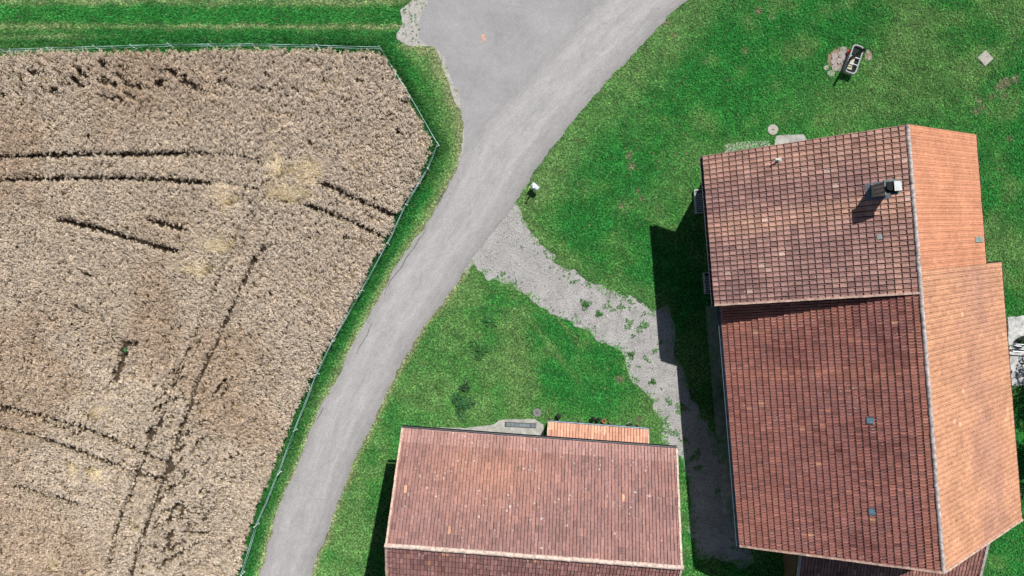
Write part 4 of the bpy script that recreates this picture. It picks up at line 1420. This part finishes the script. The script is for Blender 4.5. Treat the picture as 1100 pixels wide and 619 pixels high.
po = MB(); po.box((lx, ly, 1.2), (.16, .16, 2.4), taper=.75); po = po.build('post', M['iron'], ft)
MB().lathe([(.10, 0), (.10, .03), (.05, .09), (.01, .13)], (lx, ly, 2.4), 10).build('finial', M['iron'], po)
MB().tube([(lx, ly, 1.15), (lx + .18, ly + .02, 1.18), (lx + .34, ly + .04, 1.14), (lx + .38, ly + .045, 1.03)], [.03, .028, .025, .025], 8).build('spout', M['iron'], ft)
MB().box((lx, ly, .04), (.34, .34, .09)).build('plinth', M['concrete'], ft)
rx, ry = P(911.5, 56.3, .15)
fp = empty('flower_plant', (rx, ry, 0)); tag(fp, 'small clump of red flowers beside the trough', 'flowers')
b = MB()
for k in range(26):
    a = random.uniform(0, 6.28); r = .13 * math.sqrt(random.random()); c = Vector((r * math.cos(a), r * math.sin(a), random.uniform(.18, .27)))
    b.lathe([(.018, -.01), (.034, .0), (.02, .018)], c, 6)
b.build('petals', M['red'], fp)
def leaf_cloud(n, c, rad, size, zflat=1.0):
    mb = MB()
    for k in range(n):
        d = Vector((random.gauss(0, 1), random.gauss(0, 1), random.gauss(0, 1))).normalized() * (random.random() ** .45)
        p = Vector(c) + Vector((d.x * rad[0], d.y * rad[1], d.z * rad[2]))
        R3 = Matrix.Rotation(random.uniform(0, 6.28), 3, 'Z') @ Matrix.Rotation(random.gauss(0, .6), 3, 'X') @ Matrix.Rotation(random.gauss(0, .5), 3, 'Y')
        s = size * random.uniform(.6, 1.3)
        q = [R3 @ Vector(v) + p for v in ((0, -s, 0), (s * .42, -s * .1, s * .12), (0, s, -s * .1), (-s * .42, -s * .1, s * .12))]
        mb.add(q, [(0, 1, 2, 3)])
    return mb
lo = leaf_cloud(60, (0, 0, .11), (.15, .15, .09), .045).build('leaves', M['leaf'], fp); lo.color = (.03, .10, .02, 1)

# ------------------------------------------------------------------ mailbox at the driveway
mx, my = P(572.6, 204.2)
mb_e = empty('mailbox', (mx, my, 0), math.radians(-42)); tag(mb_e, 'grey-blue barrel-shaped mailbox on a white-topped post at the driveway mouth', 'mailbox')
MB().lathe([(.032, 0), (.032, 1.30), (.030, 1.30)], (0, -.02, 0), 10).build('post', M['iron'], mb_e)
MB().lathe([(.055, 1.30), (.062, 1.33), (.05, 1.37), (.01, 1.385)], (0, -.02, 0), 12).build('post_cap', M['white'], mb_e)
bx_ = MB(); seg = 16; vs = []; fs = []
for (x, r) in ((-.25, .10), (-.25, .155), (-.235, .165), (.235, .165), (.25, .155), (.25, .10)):
    for k in range(seg):
        a = 2 * math.pi * k / seg; vs.append((x, .16 + r * math.cos(a), .62 + r * math.sin(a)))
for r in range(5):
    for k in range(seg): fs.append((r * seg + k, r * seg + (k + 1) % seg, (r + 1) * seg + (k + 1) % seg, (r + 1) * seg + k))
fs += [tuple(range(seg - 1, -1, -1)), tuple(range(5 * seg, 6 * seg))]
mesh_obj('barrel', vs, fs, M['mailbox'], mb_e, True)
MB().box((0, -.005, .62), (.10, .05, .20)).build('bracket', M['zinc_dark'], mb_e)
MB().box((.256, .16, .65), (.012, .16, .03)).build('letter_slot', M['soot'], mb_e)

# ------------------------------------------------------------------ electric fence round the wheat
fe = empty('electric_fence', (*P(408, 50.5, .9), 0)); tag(fe, 'white electric tape fence on thin posts along the wheat field edge', 'fence')
fo = fe.location
FL = [Vector((*P(a, b, .92), 0)) for a, b in fence_px]
pm = MB(); pm.tube([(0, 0, 0), (0, 0, 1.0)], .016, 6); pm.box((0, 0, .18), (.14, .02, .02)); pm.lathe([(.026, 0), (.026, .03), (.012, .05)], (0, 0, 1.0), 8)
for z in (.55, .92): pm.box((0, .03, z), (.03, .05, .03))
post_me = None
posts = []
for i in range(len(FL) - 1):
    a, b2 = FL[i], FL[i + 1]
    posts.append(a)
    if (b2 - a).length > 4.2: posts.append((a + b2) / 2)
posts.append(FL[-1])
for i, q in enumerate(posts):
    if post_me is None:
        o = pm.build('post', M['fence_post'], fe); post_me = o.data
    else:
        o = link_mesh('post', post_me, fe)
    o.location = (q.x - fo.x, q.y - fo.y, 0); o.rotation_euler = (random.gauss(0, .03), random.gauss(0, .03), random.uniform(0, 6))
for z, w in ((.92, .020), (.55, .015)):
    mb = MB()
    for a, b2 in zip(posts[:-1], posts[1:]):
        n = max(2, int((b2 - a).length / .35)); d = (b2 - a).normalized(); s = Vector((-d.y, d.x, 0))
        base = len(mb.v); ph = random.uniform(0, 3)
        for k in range(n + 1):
            tt = k / n; p = a.lerp(b2, tt) - fo; sag = .05 * 4 * tt * (1 - tt)
            tw = math.sin(ph + k * .45) * .9
            e = s * math.cos(tw) * w / 2 + Vector((0, 0, math.sin(tw) * w / 2))
            c = Vector((p.x, p.y, z - sag))
            for nn in (.003, -.003):
                mb.v += [tuple(c + e + Vector((0, 0, nn))), tuple(c - e + Vector((0, 0, nn)))]
        for k in range(n):
            q = base + k * 4
            mb.f += [(q, q + 4, q + 5, q + 1), (q + 2, q + 3, q + 7, q + 6), (q, q + 2, q + 6, q + 4), (q + 1, q + 5, q + 7, q + 3)]
    mb.build('tape', M['tape'], fe)

# ------------------------------------------------------------------ pots and bench
def pot(px_, py_, label, mat, plant, r=.13, h=.24, z=0.0):
    x, y = P(px_, py_, .3)
    e = empty('flower_pot', (x, y, z)); tag(e, label, 'flower pot', 'pots along the lean-to')
    pb = MB().lathe([(r * .7, 0), (r, h), (r * 1.12, h), (r * 1.12, h + .03), (r * .95, h + .03), (r * .9, h - .02)], seg=14).build('pot', mat, e)
    MB().lathe([(r * .9, h - .03), (r * .88, h - .02), (.01, h - .015)], seg=12).build('soil', M['soil'], e)
    if plant:
        l = leaf_cloud(70, (0, 0, h + .13), (r * 1.2, r * 1.2, .14), .06).build('leaves', M['leaf'], e); l.color = (*plant, 1)
pot(600, 447.5, 'dark pot with a small dark plant at the left end of the lean-to', M['dark_pot'], (.015, .03, .015), .14)
pot(637, 450.0, 'dark pot with dark leaves, left one of the adjoining pair at the lean-to', M['dark_pot'], (.015, .025, .012), .12)
pot(643, 450.8, 'dark pot with dark leaves, right one of the adjoining pair at the lean-to', M['dark_pot'], (.012, .025, .012), .12)
pot(649, 452.6, 'orange terracotta pot in the middle of the lean-to row', M['terracotta'], None, .12)
pot(676, 456.3, 'pale grey pot at the right part of the lean-to row', M['grey_pot'], (.03, .05, .02), .11)

tx, ty = P(1097, 366, .2)
pt = empty('planter', (tx, ty, .06)); tag(pt, 'round dark leafy potted plant on the pale terrace at the right edge', 'planter')
MB().lathe([(.2, 0), (.27, .3), (.30, .3), (.30, .34), (.25, .34)], seg=16).build('pot', M['dark_pot'], pt)
l = leaf_cloud(260, (0, 0, .48), (.36, .36, .22), .07).build('leaves', M['leaf'], pt); l.color = (.03, .06, .02, 1)
bx0, by0 = P(1100, 376, .4)
bn = empty('garden_bench', (bx0, by0, .06), math.radians(-4)); tag(bn, 'white garden bench with curved back rail on the terrace at the right edge', 'bench')
for k in range(2): MB().box((0, -.12 + k * .34, .44), (1.5, .06, .03)).build('seat_slat', M['white'], bn)
MB().tube([(-.74, .30, .46), (-.70, .32, .62), (-.4, .33, .74), (0, .34, .80), (.4, .33, .74), (.70, .32, .62), (.74, .30, .46)], .03, 8).build('back_rail', M['white'], bn)
for sx in (-.66, .66):
    for sy in (-.12, .22): MB().box((sx, sy, .212), (.05, .05, .424)).build('leg', M['white'], bn)

# ------------------------------------------------------------------ weeds
def weed(px_, py_, r, h, n, col, label, size=.10):
    x, y = P(px_, py_)
    e = empty('weed_plant', (x, y, 0)); tag(e, label, 'weed')
    st = MB()
    for k in range(7):
        a = random.uniform(0, 6.28); st.tube([(0, 0, 0), (r * .3 * math.cos(a), r * .3 * math.sin(a), h * .6), (r * .7 * math.cos(a), r * .7 * math.sin(a), h * .9)], [.015, .01, .005], 5)
    s_ = st.build('stem', M['leaf'], e); s_.color = (.05, .09, .02, 1)
    mb = MB()
    for k in range(n):
        a = random.uniform(0, 6.28); rr = r * (random.random() ** .6) * (.75 + .35 * math.sin(a * 3 + px_)); 
        p = Vector((rr * math.cos(a), rr * math.sin(a), h * random.uniform(.25, 1.0) * (1.1 - .5 * rr / r)))
        R3 = Matrix.Rotation(a + random.gauss(-1.57, .5), 3, 'Z') @ Matrix.Rotation(random.gauss(-.3, .4), 3, 'X') @ Matrix.Rotation(random.gauss(0, .4), 3, 'Y')
        s = size * random.uniform(.5, 1.3)
        mb.add([R3 @ Vector(v) + p for v in ((0, -s, 0), (s * .38, 0, s * .1), (0, s, -s * .15), (-s * .38, 0, s * .1))], [(0, 1, 2, 3)])
    l_ = mb.build('leaves', M['leaf'], e); l_.color = (*col, 1)


weed(497, 434, .85, .26, 330, (.026, .11, .032), 'spreading dark green weed in the lawn above the barn roof')
weed(500, 415, .38, .32, 80, (.022, .075, .025), 'smaller dark weed just above the spreading one in the lawn')
weed(525, 345, .55, .2, 200, (.035, .15, .03), 'low bright green leafy weed in the lawn near the driveway')
weed(516, 376, .75, .2, 260, (.035, .13, .028), 'low leafy weed patch in the middle of the lawn triangle')
weed(138, 376, .17, .6, 50, (.04, .20, .05), 'bright green weed standing in a dark gap in the wheat', .08)
weed(303.5, 436, .15, .75, 45, (.03, .13, .03), 'small green weed near the right edge of the wheat', .07)
weed(629, 327, .42, .12, 300, (.045, .16, .028), 'largest green weed patch growing on the gravel driveway', .05)
weed(643, 337, .28, .10, 160, (.045, .16, .028), 'green weed patch on the driveway just right of the largest one', .05)
weed(678, 381, .30, .10, 160, (.045, .15, .03), 'small green weed patch in the middle of the driveway bend', .05)
weed(701, 410, .26, .10, 140, (.045, .16, .03), 'small green weed patch on the lower driveway', .05)

# ------------------------------------------------------------------ trees just beyond the right edge, shading the house side
def tree(x, y, H_, R_, label, seed):
    random.seed(seed)
    e = empty('broadleaf_tree', (x, y, 0)); tag(e, label, 'tree', 'trees beyond the right edge')
    tk = MB(); tk.tube([(0, 0, 0), (.05, .02, H_ * .3), (-.04, .05, H_ * .6), (0, 0, H_ * .9)], [.22, .17, .10, .03], 8)
    for k in range(9):
        a = k * 2.4; z = H_ * (.28 + .06 * k); l = R_ * random.uniform(.55, .85)
        tk.tube([(0, 0, z), (l * .5 * math.cos(a), l * .5 * math.sin(a), z + .5), (l * math.cos(a), l * math.sin(a), z + 1.0)], [.08, .05, .02], 6)
    tk.build('trunk', M['bark'], e)
    mb = MB()
    for k in range(46):
        a = random.uniform(0, 6.28); zf = random.random(); rr = R_ * math.sqrt(random.random()) * (1 - .55 * abs(zf - .4) / .6)
        c = (rr * math.cos(a), rr * math.sin(a), H_ * (.22 + .72 * zf))
        q = leaf_cloud(130, c, (.85, .85, .6), .12); mb.add(q.v, q.f)
    cr = mb.build('crown', M['leaf'], e); cr.color = (.03, .075, .02, 1)


tree(34.5, -1.6, 9.5, 2.5, 'leafy tree beyond the right edge whose shadow reaches the terrace', 5)
tree(34.6, -6.6, 9.5, 2.6, 'leafy tree beyond the right edge whose shadow darkens the ground beside the house eave', 6)
